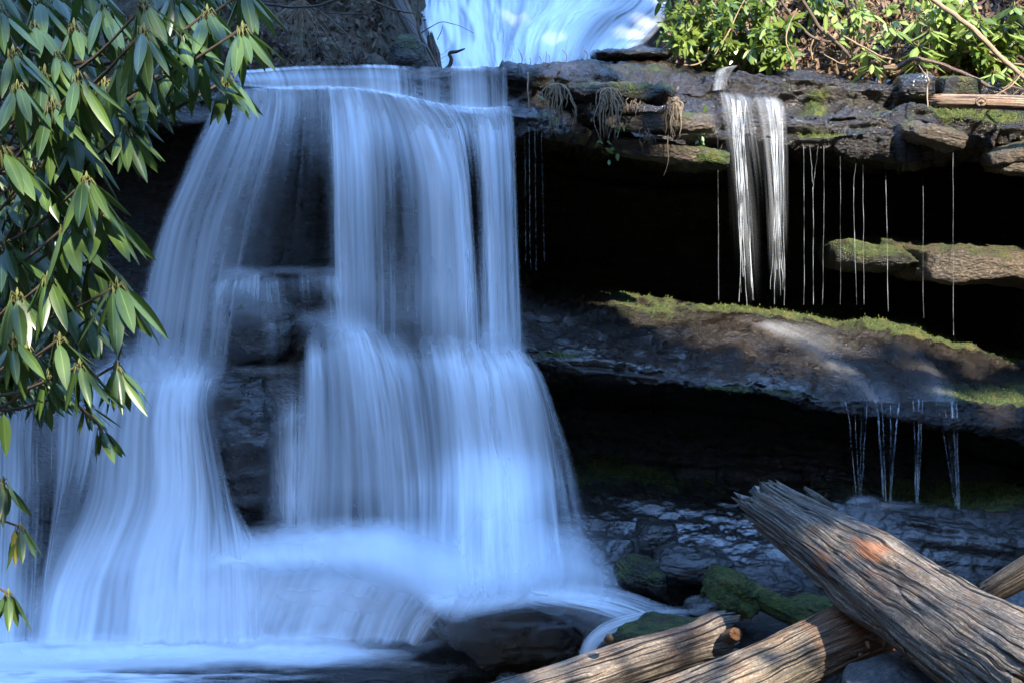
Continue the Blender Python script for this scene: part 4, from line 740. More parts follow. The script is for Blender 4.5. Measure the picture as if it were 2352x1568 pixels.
# ------------------------------------------------------------------ forest behind the camera: it keeps the sun off all but the upper right
def lit(x, z):
    """where, on the plane of the rock face, the gap in the crowns lets the sun through"""
    wv = .25 * fbm(np.stack([x * 1.1, z * 1.1, x * 0], -1), 3, 81)
    edge = np.interp(z, [1.6, 2.2, 2.9, 3.5, 3.9, 4.5, 6, 7.6], [2.6, 2.0, 1.75, 1.5, .4, .2, .9, 2.0]) + wv
    a = (x > edge) & (z > 2.95 + wv) & (z < np.interp(x, [.5, 1.6, 2.4, 3.0, 3.6], [5.9, 6.2, 7.0, 8.2, 9.5]) + wv)
    a |= (z < 3.1) & (z > 1.3) & (x > 1.7) & (fbm(np.stack([x * 3.1, z * 4.5, x * 0], -1), 2, 85) > .48)
    w2 = fbm(np.stack([x * 7, z * 7, x * 0], -1), 2, 83)
    for hx_, hz_, r in ((-2.3, .58, .15), (-2.74, .74, .09), (-2.12, 1.74, .08), (-2.5, -.06, .13), (-1.2, .02, .09), (-2.6, 1.0, .08)):
        a |= (x - hx_) ** 2 + ((z - hz_) * 1.7) ** 2 < r * r * np.clip(.75 + 1.1 * w2, 0, 2)
    return a
NL = 46000
qx = rng.uniform(-9, 7.5, NL); qz = rng.uniform(-6, 14, NL); tt = rng.uniform(16.4, 27, NL)
n2_ = 42000; qx = np.concatenate([qx, rng.uniform(-5.5, 1.2, n2_)]); qz = np.concatenate([qz, rng.uniform(-1.6, 6.5, n2_)]); tt = np.concatenate([tt, rng.uniform(16.4, 27, n2_)]); NL = len(qx)
keep = ~lit(qx, qz)
thin = qz < -1.75 + .2 * np.sin(qx * 1.7); keep &= ~thin | (rng.random(NL) < .55)
for k in range(6):                                                 # leave no leaf whose own width reaches into the gap
    keep &= ~lit(qx + .10 * math.cos(k * 1.05), qz + .10 * math.sin(k * 1.05))
qx, qz, tt = qx[keep], qz[keep], tt[keep]
LP = np.stack([qx, np.full(len(qx), 10.6), qz], -1) + tt[:, None] * SUN
tx = [-5.5, -2.2, 1.4, 5.0, 8.6, 12.0]; ty = [-1.5, -4.0, -5.5, -3.4, -5.0, -2.4]
own = np.argmin(np.abs(LP[:, 0:1] - np.array(tx)[None]) + .3 * np.abs(LP[:, 1:2] - np.array(ty)[None]), 1)
M_bark = bark_mat('tree_bark', (.05, .04, .03), (.11, .09, .07))
where = ['leftmost', 'second from the left', 'third from the left', 'third from the right', 'second from the right', 'rightmost']
for i in range(6):
    L = LP[own == i]
    if not len(L): continue
    z0 = gz(tx[i], ty[i]); zt = L[:, 2].max()
    t = thing('tree', (tx[i], ty[i], z0), 'leafy tree behind the viewer, %s of the row' % where[i], 'tree', 'trees behind the viewer')
    m = MB(); hgt = zt - z0 - .8; f = np.linspace(0, 1, 12)
    m.tube(np.stack([tx[i] + .25 * np.sin(f * 4 + i), ty[i] + .2 * np.cos(f * 3 + i), z0 - .3 + (hgt + .3) * f], -1), .2 * (1 - .8 * f) + .02, 10, rough=.1); m.build('trunk', M_bark, t)
    m = MB()
    for k in range(16):
        e = L[rng.integers(len(L))]; h0 = z0 + hgt * (.25 + .6 * rng.random()); h0 = min(h0, e[2] - .2) if e[2] - .2 > z0 + 1 else z0 + 1.5
        b = np.array([tx[i], ty[i], h0]); g = np.linspace(0, 1, 7)[:, None]
        m.tube(b + (e - b) * g + np.array([0, 0, .5]) * np.sin(np.pi * g), .05 * (1 - .8 * g[:, 0]) + .01, 5)
    m.build('branches', M_bark, t)
    m = MB(); n = len(L); dd = rng.normal(size=(n, 3)); dd[:, 2] -= .5
    nn = SUN + .9 * rng.normal(size=(n, 3))
    sc = np.where(L[:, 2] - .926 * (10.6 - L[:, 1]) < -1.75, .42, 1.)
    m.leaves(L, dd, nn, rng.uniform(.34, .5, n) * sc, rng.uniform(.2, .28, n) * sc, roll=.1, ns=3, nc=3, shape=(.9, .5)); m.build('crown', M_canopy, t)

# ------------------------------------------------------------------ logs
def log(name, p0, p1, r0, r1, mat, label, jag=(.25, .05), seed=0, sag=0., rot=None, parent=None, nt=150, ns=320, groove=1., flat=1., bulge=None, cat='log'):
    """p0, p1: (u, v, Y) of the two ends; r0, r1 radii as seen in the photo"""
    a, b = at(*p0), at(*p1); ax = b - a; Lg = np.linalg.norm(ax); ax = ax / Lg
    e1 = unit(np.cross(ax, [0, 0, 1.])); e2 = np.cross(e1, ax)
    R0, R1 = r0 * p0[2] / F, r1 * p1[2] / F
    th = np.linspace(0, 2 * np.pi, nt, endpoint=False); s = np.linspace(0, 1, ns)
    cap = np.array([.0, .35, .62, .85]); S = np.concatenate([np.zeros(4), s, np.ones(4)]); K = np.concatenate([cap, np.ones(ns), cap[::-1]])
    S2, T2 = np.meshgrid(S, th, indexing='ij'); rr = R0 + (R1 - R0) * S2
    if bulge: rr = rr * (1 + bulge[1] * np.exp(-((S2 - bulge[0]) / bulge[2]) ** 2))
    c, sn = np.cos(T2), np.sin(T2); wl = S2 * Lg
    tw = .16 * wl
    q = np.stack([np.cos(T2 + tw) , np.sin(T2 + tw), wl * .9], -1)
    g = fbm(q * np.array([5, 5, .9]) + seed, 3, seed); g2 = fbm(q * np.array([14, 14, 2.2]) + seed, 3, seed + 4); lo = fbm(q * np.array([1.1, 1.1, 1.6]) + seed, 3, seed + 8)
    crk = np.clip(.10 - np.abs(fbm(q * np.array([3.2, 3.2, .5]) + seed, 3, seed + 12)), 0, 1) / .10
    rad = rr * (1 + .10 * lo + groove * (.03 * g + .022 * g2 - .075 * crk ** 1.5)) * K[:, None]
    jn0 = fbm(np.stack([c * 3.5, sn * 3.5, K[:, None] * 2 + c * 0], -1) + seed, 4, seed + 20, .65); jn1 = fbm(np.stack([c * 3.5, sn * 3.5, K[:, None] * 2 + c * 0], -1) + seed, 4, seed + 24, .65)
    off = jag[0] * jn0 * np.exp(-S2 * Lg / (jag[0] * 2.2 + .01)) + jag[1] * jn1 * np.exp(-(1 - S2) * Lg / (jag[1] * 2.2 + .01))
    P_ = a + ax * (wl + off)[..., None] + (e1 * (rad * c)[..., None] + e2 * (rad * sn * flat)[..., None]) - np.array([0, 0, 1.]) * (sag * np.sin(np.pi * S2))[..., None]
    uvw = np.stack([T2 / 6.2832, wl], -1); uvw[..., 0] = np.abs(uvw[..., 0] - .5) * 2
    rt = np.zeros_like(S2) if rot is None else rot(S2, T2)
    o = mk(name, P_, gridf(len(S), nt, True), mat, parent, uvw, {'rot': rt})
    return tag(o, label, cat) if label else o
lA = log('log', (1775, 1166, 7.3), (2440, 1612, 5.35), 64, 150, M_wood_grey, 'thick splintered grey log leaning up across the other driftwood', jag=(.2, .05), seed=40, bulge=(.42, .1, .12), nt=220, ns=460,
         rot=lambda s, t: .8 * np.exp(-((s - .42) / .10) ** 2) * np.clip(fbm(np.stack([np.cos(t) * 2, np.sin(t) * 2, s * 9], -1), 3, 4) * 2 + .1, 0, 1))
a0 = at(1850, 1132, 7.2); MB().tube([a0 + [.14, -.06, -.09], a0 + [.05, -.02, -.02], a0 + [-.01, 0, .03]], [.035, .028, .012], 9, rough=.4).build('splinter', M_wood_grey, lA)
a0 = at(1730, 1150, 7.3); MB().tube([a0 + [.1, -.05, -.05], a0, a0 + [-.05, .02, .005]], [.03, .022, .006], 8, rough=.4).build('splinter', M_wood_grey, lA)
MB().tube([at(1790, 1150, 7.15), at(1790, 1138, 7.2), at(1796, 1126, 7.22)], [.02, .014, .004], 7, rough=.4).build('splinter', M_wood_grey, lA)
log('log', (2042, 1416, 6.75), (1430, 1690, 6.1), 66, 92, M_wood_tan, 'long tan log with an orange rotted end under the leaning log', jag=(.12, .05), seed=50, nt=200, ns=380, bulge=(.06, .12, .1),
    rot=lambda s, t: np.clip(1.15 - s / .3, 0, 1) ** .7)
lC = log('log', (1668, 1452, 7.45), (1080, 1640, 6.9), 46, 56, M_wood_brown, 'mottled brown log with a sawn branch stub lying by the pool', jag=(.04, .05), seed=60, groove=.6, nt=160, ns=300, bulge=(.04, .25, .05))
log('branch_stub', (1674, 1462, 7.25), (1690, 1454, 7.16), 18, 15, M_wood_orange, None, jag=(.01, .006), seed=61, parent=lC, nt=60, ns=40, groove=.5)
m = MB(); k_ = at(1400, 1462, 6.95); m.tube([k_ + [0, .04, -.03], k_, k_ + [0, -.02, .02]], [.022, .016, .004], 9, rough=.5); m.build('knot', M_darkbark, lC)
log('log', (2262, 1366, 6.9), (2480, 1240, 6.6), 26, 38, M_wood_tan, 'narrow tan log end poking in at the right edge', jag=(.1, .05), seed=70, nt=100, ns=160)
lU = log('log', (2160, 231, 11.75), (2480, 242, 11.4), 14, 19, M_wood_pale, 'pale pinkish dead log lying on the mossy right ledge', jag=(.08, .05), seed=80, nt=70, ns=160, groove=.5)
m = MB(); k_ = at(2254, 234, 11.55); th_ = np.linspace(0, 2 * np.pi, 14); m.tube(np.stack([k_[0] + .04 * np.cos(th_), k_[1] + th_ * 0, k_[2] + .03 * np.sin(th_)], -1), .012, 6, cap=False); m.build('knot_hole', M_wood_pale, lU)
log('mossy_log', (1640, 1320, 9.25), (1900, 1445, 8.7), 24, 30, M_rock_verymoss, 'thin log furred with green moss slanting over the wet slope', jag=(.05, .05), seed=90, nt=70, ns=120)
# woody debris on the left: stump, forked branch, leaning trunk
log('driftwood_stump', (990, 92, 12.6), (1006, 170, 12.6), 8, 12, M_wood_brown, 'brown broken stump beside the upper waterfall', jag=(.07, .03), seed=95, nt=50, ns=90, bulge=(.35, .35, .2), cat='stump')
log('leaning_trunk', (878, -60, 13.2), (1012, 190, 12.2), 16, 13, M_darkbark, 'dark leaning trunk left of the upper waterfall', jag=(.05, .05), seed=96, nt=60, ns=160, cat='trunk')
log('leaning_trunk', (905, -60, 13.1), (1002, 180, 12.25), 6, 5, M_twig, 'slim grey trunk leaning alongside the dark leaning trunk', jag=(.05, .05), seed=97, nt=30, ns=120, cat='trunk')
def twig(name, mat, label, cat, paths, parent=None, group=None):
    """paths: lists of (u, v, Y, radius in photo pixels)"""
    m = MB()
    for p in paths:
        A = crom(np.array(p, float), max(14, len(p) * 7), 0); pts = at(A[:, 0], A[:, 1], A[:, 2])
        pts = pts + .006 * np.stack([fbm(pts * 9, 2, 3), fbm(pts * 9, 2, 4), fbm(pts * 9, 2, 5)], -1)
        m.tube(pts, np.maximum(A[:, 3], .3) * A[:, 2] / F, 7, rough=.15)
    o = m.build(name, mat, parent); return tag(o, label, cat, group) if label else o
twig('dead_branch', M_darkbark, 'forked black branch standing against the upper waterfall', 'branch', [[(1012, 166, 12.2, 4), (1030, 156, 12.2, 4.5), (1036, 140, 12.2, 4.5), (1032, 124, 12.2, 4), (1048, 118, 12.2, 3.5), (1069, 111, 12.2, 1.5)], [(1030, 156, 12.2, 3.5), (1036, 162, 12.2, 3), (1044, 176, 12.2, 3)]])
twig('dead_branch', M_darkbark, 'thin upright twig beside the brown broken stump', 'branch', [[(1004, 92, 12.5, 1), (1012, 76, 12.5, .9), (1018, 60, 12.5, .5)]])
twig('dead_branch', M_twig, 'grey bare branch hanging over the dark left bank', 'branch', [[(830, -10, 11.8, 2.2), (880, 12, 11.7, 2.5), (920, 26, 11.7, 2.6), (958, 33, 11.6, 1.2)], [(905, 20, 11.7, 1.2), (940, 48, 11.7, 1), (965, 74, 11.7, .6)]])
twig('dead_branch', M_darkbark, 'black sagging branch crossing the dark left bank', 'branch', [[(560, 0, 11.6, 3), (640, 14, 11.6, 3.2), (720, 16, 11.6, 3), (800, -8, 11.6, 2.6)]])
twig('dead_branch', M_darkbark, 'low black twig over the brown left bank', 'branch', [[(700, 20, 11.5, 1), (760, 30, 11.5, 1.4), (830, 33, 11.5, 1.2), (880, 22, 11.5, .5)]])
twig('sapling', M_twig, 'thin bare sapling in front of the upper waterfall edge', 'sapling', [[(1010, 166, 12.1, 3), (985, 120, 12.1, 3), (965, 80, 12.1, 3.2), (958, 40, 12.1, 2.4), (962, -20, 12.1, 2)], [(965, 78, 12.1, 1.5), (1010, 52, 12.1, 1), (1060, 62, 12.1, .6), (1090, 76, 12.1, .4)], [(985, 118, 12.1, 2), (940, 60, 12.1, 1.6), (905, 6, 12.1, 1.4), (890, -30, 12.1, 1)]])

# ------------------------------------------------------------------ rhododendron on the left
def whorl(mL, mP, c, L, n, bias=(0, 0, 0), droop=.85, spread=.55, bud=True, bend=.10):
    """a rosette of drooping leaves on stalks round a bud"""
    c = np.asarray(c, float); ph = rng.uniform(0, 6.28) + np.arange(n) * 2.4 + rng.normal(0, .2, n)
    sp = spread * rng.uniform(.45, 1.35, n); dz = -droop * rng.uniform(.7, 1.15, n)
    out = np.stack([np.cos(ph), np.sin(ph), np.zeros(n)], -1)
    d = out * sp[:, None] + np.array(bias) + np.stack([np.zeros(n), np.zeros(n), dz], -1); d = unit(d)
    nr = out * droop + np.array([0, 0, 1.]) * (sp[:, None] + .15) + rng.normal(0, .18, (n, 3))
    LL = L * rng.uniform(.72, 1.12, n); pl = .2 * L
    base = c + out * pl * .75 + np.array(bias) * pl * .5 + np.array([0, 0, -.02 * L]); lev = -rng.uniform(0, .35, n) * L * .5; base[:, 2] += lev
    mL.leaves(base, d, nr, LL, LL * rng.uniform(.25, .33, n), roll=rng.uniform(.1, .5, n), bend=bend * rng.uniform(.3, 1.6, n), fold=.1)
    for k in range(n):
        b0 = c + [0, 0, lev[k]]; mid = b0 + out[k] * pl * .5 + [0, 0, .1 * L]
        mP.tube([b0, mid, base[k] + d[k] * L * .03], [.0022, .0018, .0016], 5, rnd=.5)
    if bud:
        mP.tube([c - [0, 0, .3 * L], c, c + [0, 0, .07 * L], c + [0, 0, .16 * L]], [.004, .004, .005, .001], 6, rnd=.2)
bush = thing('rhododendron_bush', at(-260, 1000, 4.9), 'large dark green rhododendron with drooping leaves filling the left edge', 'shrub')
spine = crom(at([-300, -260, -180, -80, 60], [1050, 700, 420, 180, -60], [4.9, 4.9, 4.8, 4.7, 4.8]), 40)
MB().tube(spine, np.linspace(.035, .015, 40), 9, rough=.1).build('stem', M_twig, bush)
FW = [(240,17,8),(476,27,8),(557,65,8),(134,127,9),(331,74,8),(374,161,10),(521,182,10),(103,165,7),(63,266,7),(219,267,8),(291,298,9),(132,332,7),(199,411,10),(3,20,8),(3,343,8),(106,456,6),(415,79,8),(295,113,7),
      (217,588,8),(268,654,9),(208,728,9),(183,837,8),(137,777,7),(268,839,7),(30,120,7),(170,60,8),(400,-10,8),(560,-20,6),(330,10,7),(80,60,7),(20,430,8),(60,560,8),(150,520,8),(110,640,8),(40,680,8),(150,700,7),(60,800,7),(230,480,5),(450,110,7),(180,180,8),(240,190,7),(40,200,8),(170,300,7),(270,230,6),(80,380,8),(10,560,7),(110,860,6),(30,780,5),(120,240,8),(330,200,6),(200,930,6),(232,985,6)]
wl_ = []
stemsM = MB()
for k, (u, v, n) in enumerate(FW):
    Yw = 3.9 + .55 * rng.random() + (0 if v < 900 else .2)
    c = at(u, v, Yw); L = .152 if v < 500 else .14
    if v > 880: L = .105
    mL, mP = MB(), MB()
    whorl(mL, mP, c, L * rng.uniform(.85, 1.15), n + 2, bias=(.22 + .15 * rng.random(), -.1, 0), droop=.85, spread=.55)
    lw = mL.build('leaf_whorl', M_rhodo, bush); mP.build('stalks', M_petiole, lw)
    sp_ = spine[np.argmin(np.abs(spine[:, 2] - (c[2] - .1)) + .15 * rng.random(40))] if v < 880 else at(150, 860, 4.5)
    g = np.linspace(0, 1, 12)[:, None]
    if v > 880: path = crom(at([120, 150, 172, u - 12, u], [860, 900, 925, v - 18, v], [4.5, 4.4, Yw, Yw, Yw]), 16)
    else: path = sp_ + (c - sp_) * g + np.array([0, 0, -.14]) * np.sin(np.pi * g) + .012 * np.stack([fbm(g[:, 0:1] * np.array([[4, 0, 0]]) + k, 2, 6)] * 3, -1)
    MB().tube(path, np.linspace(.0085, .0038, len(path)), 6, rough=.1).build('branch', M_twig, bush)
fL, fP = MB(), MB()
poly = [(-120, 520), (0, 500), (180, 470), (300, 250), (450, 200), (600, 190), (720, 210), (850, 160), (900, 90)]
cnt = 0
while cnt < 165:
    v = rng.uniform(-60, 900); umax = np.interp(v, [-60, 0, 160, 200, 300, 450, 620, 720, 800, 900], [520, 490, 440, 300, 200, 170, 190, 190, 140, 90]); u = rng.uniform(-120, umax)
    whorl(fL, fP, at(u, v, rng.uniform(4.5, 5.7)), .148 * rng.uniform(.8, 1.15), int(rng.integers(7, 11)), bias=(.22 + .2 * rng.random(), -.08, 0), bud=False); cnt += 1
o = fL.build('foliage', M_rhodo, bush); o['kind'] = 'stuff'; o2 = fP.build('stalks', M_petiole, o)
for u, v, L, n, lab, yel in ((8, 1105, .12, 6, 'small leafy sprig at the left edge above the yellowing sprig', 0), (46, 1210, .105, 7, 'small sprig with a yellowing leaf at the left edge', 1), (20, 1362, .115, 7, 'lowest small leafy sprig at the left edge of the pool', 0)):
    t = thing('rhododendron_sprig', at(-90, v + 10, 4.3), lab, 'sprig', 'small rhododendron sprigs at the left edge')
    mL, mP = MB(), MB(); whorl(mL, mP, at(u, v, 4.3), L, n, bias=(.1, -.1, 0)); 
    l_ = mL.build('leaf_whorl', M_rhodo, t); mP.build('stalks', M_petiole, l_)
    if yel:
        m = MB(); m.leaves([at(u - 14, v + 8, 4.27)], [(0, 0, -1.)], [(0, -1, .2)], [.1], [.028], roll=.3); m.build('yellow_leaf', M_yellow, t)
    MB().tube(crom(at([-90, -40, u - 8, u], [v - 40, v - 30, v - 4, v], [4.4, 4.35, 4.3, 4.3]), 12), np.linspace(.005, .003, 12), 6).build('stem', M_twig, t)
t = thing('rhododendron_sprig', at(-60, 985, 3.6), 'blurry single leaf pair hanging at the left edge over the foam', 'sprig', 'small rhododendron sprigs at the left edge')
m = MB(); m.leaves([at(8, 950, 3.6), at(-6, 955, 3.6)], [(.02, 0, -1), (-.2, 0, -1)], [(0, -1, .2), (.3, -1, .2)], [.1, .1], [.034, .03]); m.build('leaves', M_rhodo, t)
MB().tube(at([-60, -20, 2], [985, 940, 948], [3.6] * 3), .003, 6).build('stem', M_twig, t)

# ------------------------------------------------------------------ shrubs, litter and fallen limbs on the sunny bank
def shrub(name, label, base, tips, L, mat, stemmat, seed=0, per=12, wh=0, group=None, r=.008, cat='shrub', wratio=.4):
    """stems arch from base to tips; leaves along them, or whorls at their ends"""
    b = at(*base); t = thing(name, b, label, cat, group); mL, mP, mS = MB(), MB(), MB()
    for tp in tips:
        e = at(*tp); g = np.linspace(0, 1, 14)[:, None]; dist = np.linalg.norm(e - b)
        path = b + rng.normal(0, .05, 3) + (e - b) * g + np.array([0, -.1, .28]) * dist * np.sin(np.pi * g * .9) * rng.uniform(.2, .8) + .02 * rng.normal(size=3) * np.sin(np.pi * 2 * g)
        path[-1] = path[-1]
        MB_ = MB().tube(path, np.linspace(r, r * .35, 14), 6, rough=.1); MB_.build('stem', stemmat, t)
        if wh: whorl(mL, mP, path[-1], L * rng.uniform(.8, 1.1), wh, bias=(-.05, -.3, .1), droop=.45, spread=.8, bud=True)
        if per:
            n = per; s_ = rng.uniform(.35 if not wh else .6, 1, n); i = np.clip((s_ * 13).astype(int), 0, 12)
            p = path[i] + (path[i + 1] - path[i]) * (s_ * 13 - i)[:, None]; sd = unit(path[i + 1] - path[i])
            d = sd * .5 + rng.normal(0, .6, (n, 3)) + np.array([0, -.25, -.25])
            mL.leaves(p, d, rng.normal(0, .45, (n, 3)) + np.array([.1, -.5, .8]), L * rng.uniform(.6, 1.1, n), L * wratio * rng.uniform(.7, 1.1, n), roll=.1, fold=.15, bend=.15, ns=5, nc=3)
    if mL.n: mL.build('foliage', mat, t)
    if mP.n: mP.build('stalks', M_petiole, t)
    return t
def tipsin(n, u0, u1, v0, v1, Y): return [(rng.uniform(u0, u1), rng.uniform(v0, v1), rng.uniform(*Y)) for _ in range(n)]
shrub('laurel_shrub', 'dense bright leafy laurel leaning over the right edge of the upper waterfall', (1640, 175, 13.3), tipsin(34, 1500, 1690, -40, 130, (12.5, 13.3)), .135, M_laurel, M_twig, per=26)
shrub('laurel_shrub', 'leafy laurel with tangled stems above the narrow sunlit fall', (1740, 165, 13.3), tipsin(34, 1660, 1830, -40, 145, (12.5, 13.3)), .135, M_laurel, M_paletwig, per=24)
shrub('laurel_shrub', 'dark sparse spray of leaves reaching over the upper waterfall', (1640, -120, 13.4), tipsin(7, 1480, 1580, -10, 45, (12.8, 13.2)), .10, M_rhodo, M_twig, per=10, r=.005)
shrub('laurel_shrub', 'low laurel sprouting along the foot of the leafy bank', (1690, 170, 13.1), tipsin(14, 1560, 1800, 90, 160, (12.7, 13.0)), .11, M_laurel, M_twig, per=12, r=.005)
shrub('laurel_shrub', 'glossy laurel thicket at the right behind the pale leaning trunk', (2240, 170, 13.3), tipsin(34, 2130, 2380, 40, 160, (12.7, 13.3)), .15, M_laurel, M_twig, per=22)
shrub('laurel_shrub', 'thin bushy laurel in the middle of the leaf covered bank', (1900, 60, 14.0), tipsin(14, 1820, 1960, -40, 50, (13.0, 13.9)), .14, M_laurel, M_twig, per=18)
shrub('laurel_shrub', 'yellow green laurel spreading over the leaf covered bank between the brown stems', (1960, 150, 13.2), tipsin(11, 1840, 2060, -40, 50, (12.7, 13.2)), .14, M_brightleaf, M_paletwig, per=12)
shrub('laurel_shrub', 'yellow green laurel behind the pale leaning trunk top', (2160, 120, 13.3), tipsin(14, 2060, 2260, -40, 60, (12.7, 13.2)), .15, M_brightleaf, M_paletwig, per=13)
RH = [('bright rhododendron seedling with broad leaves at the bank foot', (2040, 165, 13.1), [(1992, 112, 12.8), (2006, 140, 12.75)]),
      ('bright rhododendron with three rosettes above the seedling', (2080, 160, 13.2), [(2042, 66, 12.9), (2066, 92, 12.85), (2100, 118, 12.8)]),
      ('young rhododendron beside the upright stick on the ledge', (2140, 160, 13.2), [(2122, 122, 12.8), (2150, 92, 12.9), (2130, 60, 13.0)]),
      ('tall rhododendron with large pale leaves at the top right', (2290, 150, 13.2), [(2262, 56, 12.9), (2300, 70, 12.8), (2336, 36, 12.9), (2226, 24, 13.0), (2350, 90, 12.8)]),
      ('rhododendron rosettes behind the pale leaning trunk', (2230, 150, 13.4), [(2180, 40, 13.1), (2200, 76, 13.1), (2160, 10, 13.2)]),
      ('low rhododendron at the right end of the pale leaning trunk', (2330, 180, 12.9), [(2316, 140, 12.6), (2350, 150, 12.6), (2290, 155, 12.6)])]
for lab, b, tp in RH: shrub('rhododendron_shrub', lab, b, tp, .235, M_brightleaf, M_paletwig, wh=8, per=0, r=.007)
# leaf litter: curled dry leaves over the bank
M_shadelitter = leaf_mat('shade_toned_dry_leaf', (.022, .013, .008), (.085, .05, .03), .7, .1)  # darker copy of the dry leaf, with the left bank's shade in its colour
def litter(label, u0, u1, n, Lr, seed, mat=M_litter, yr=(12.0, 15.4)):
    r_ = np.random.default_rng(seed); uu_, vv_ = project(HS); ok = np.argwhere((uu_ > u0) & (uu_ < u1) & (HS[..., 1] < yr[1]) & (HS[..., 1] > yr[0]) & (vv_ > -90) & (vv_ < 200))
    id_ = ok[r_.integers(0, len(ok), n)]; p = HS[id_[:, 0], id_[:, 1]] + r_.normal(0, .03, (n, 3)); nn = hn[id_[:, 0], id_[:, 1]]
    p = p + nn * r_.uniform(.0, .035, (n, 1)); m = MB()
    m.leaves(p, r_.normal(size=(n, 3)) - nn * .2, nn + r_.normal(0, .5, (n, 3)), r_.uniform(*Lr, n), r_.uniform(*Lr, n) * .5, roll=r_.uniform(-1.1, .9, n), bend=r_.uniform(-.5, .5, n), ns=5, nc=3)
    o = m.build('leaf_litter', mat); tag(o, label, 'leaf litter', kind='stuff')
litter('dry curled brown leaves covering the sunny bank', 1540, 2420, 11000, (.04, .11), 5)
litter('dry leaves and debris coloured dark for the shaded left bank', 380, 960, 2600, (.03, .08), 6, M_shadelitter)
SP = [('brown bent sapling stem above the narrow sunlit fall', M_twig, [(1790, -20, 12.90, 3), (1800, 12, 12.90, 3), (1836, 58, 12.90, 3), (1868, 86, 12.80, 3), (1912, 96, 12.80, 2.4)]),
      ('brown slanting stem right of the bent sapling', M_twig, [(1838, -20, 12.90, 3.4), (1848, 8, 12.90, 3.6), (1886, 68, 12.90, 3.8), (1936, 112, 12.70, 4), (1950, 130, 12.70, 3)]),
      ('thick upright brown stem in the middle of the bank', M_twig, [(1938, -30, 12.90, 4), (1944, 10, 12.90, 4), (1950, 44, 12.90, 4), (1946, 80, 12.90, 3)]),
      ('curving brown stem meeting the bank foot', M_twig, [(1958, -30, 12.90, 3.6), (1966, 10, 12.90, 3.8), (1974, 56, 12.90, 4), (1979, 100, 12.80, 4.5), (1960, 124, 12.60, 3)])]
for lab, mt, p in SP: twig('sapling', mt, lab, 'sapling', [p], group='saplings on the bank')
twig('leaning_trunk', M_paletwig, 'pale straight leaning trunk crossing the top right corner', 'trunk', [[(2110, -30, 12.2, 5), (2142, 0, 12.15, 5.5), (2231, 65, 12.0, 6), (2296, 128, 11.9, 6), (2352, 178, 11.8, 6), (2420, 235, 11.7, 6)]])
twig('fallen_limb', M_wood_pale, 'bleached crooked limb dangling over the mossy right ledge', 'limb', [[(2029, 156, 12.6, 5), (2062, 154, 12.6, 6), (2100, 134, 12.5, 5), (2151, 146, 12.4, 4.6), (2225, 172, 12.2, 4.2), (2270, 200, 12.1, 4), (2293, 208, 12.0, 3.6)], [(2240, 178, 12.15, 2), (2237, 196, 12.1, 1.4)], [(2293, 208, 12.0, 3), (2320, 192, 12, 2.2), (2352, 160, 12, 1.6)], [(2316, 196, 12, 2), (2352, 206, 12, 1.6)]])
twig('dead_branch', M_paletwig, 'thin upright dry stick standing on the mossy right ledge', 'stick', [[(2131, 246, 11.7, 1.4), (2130, 200, 11.8, 1.4), (2132, 182, 11.8, 1.2), (2110, 150, 12, .8)], [(2132, 184, 11.8, 1), (2128, 160, 11.9, .7)]])
twig('fallen_limb', M_paletwig, 'long thin pale branch slanting down the sunny bank', 'limb', [[(1928, 78, 12.8, 2), (1980, 108, 12.7, 2.2), (2030, 132, 12.6, 1.8), (2070, 140, 12.6, 1)], [(1892, 124, 12.7, 1), (1930, 146, 12.7, 1.3), (1966, 146, 12.7, .8)]])
twig('fallen_limb', M_paletwig, 'pale horizontal branch half buried in leaves at the right', 'limb', [[(2210, 118, 12.9, 4), (2260, 120, 12.9, 3.6), (2330, 134, 12.8, 3)], [(2260, 122, 12.85, 3), (2300, 142, 12.8, 2), (2352, 150, 12.8, 2)]])
twig('dead_branch', M_paletwig, 'crossed bare twigs at the right edge above the pale log', 'branch', [[(2270, 230, 11.6, .9), (2320, 200, 11.7, 1.2), (2360, 150, 11.8, 1.2)], [(2296, 206, 11.7, 1), (2330, 226, 11.6, .9), (2352, 216, 11.6, .8)], [(2318, 226, 11.6, .8), (2340, 208, 11.6, .8)]])
for k, (lab, a) in enumerate((('looping pale vine hanging in front of the leafy laurel', [(1830, 20, 12.7), (1812, 60, 12.7), (1806, 100, 12.6), (1820, 130, 12.6), (1816, 150, 12.6)]), ('thin bare twig drooping beneath the bent sapling', [(1870, 90, 12.8), (1862, 112, 12.8), (1866, 140, 12.8)]), ('curved pale root trailing below the low laurel', [(1628, 110, 12.7), (1622, 134, 12.7), (1600, 148, 12.7), (1570, 150, 12.7)]), ('long thin vine running up through the laurel leaves', [(1640, 130, 12.6), (1670, 80, 12.6), (1690, 40, 12.7), (1720, -20, 12.7)]))):
    twig('vine', M_paletwig, lab, 'vine', [[(*q, 1.5) for q in a]])
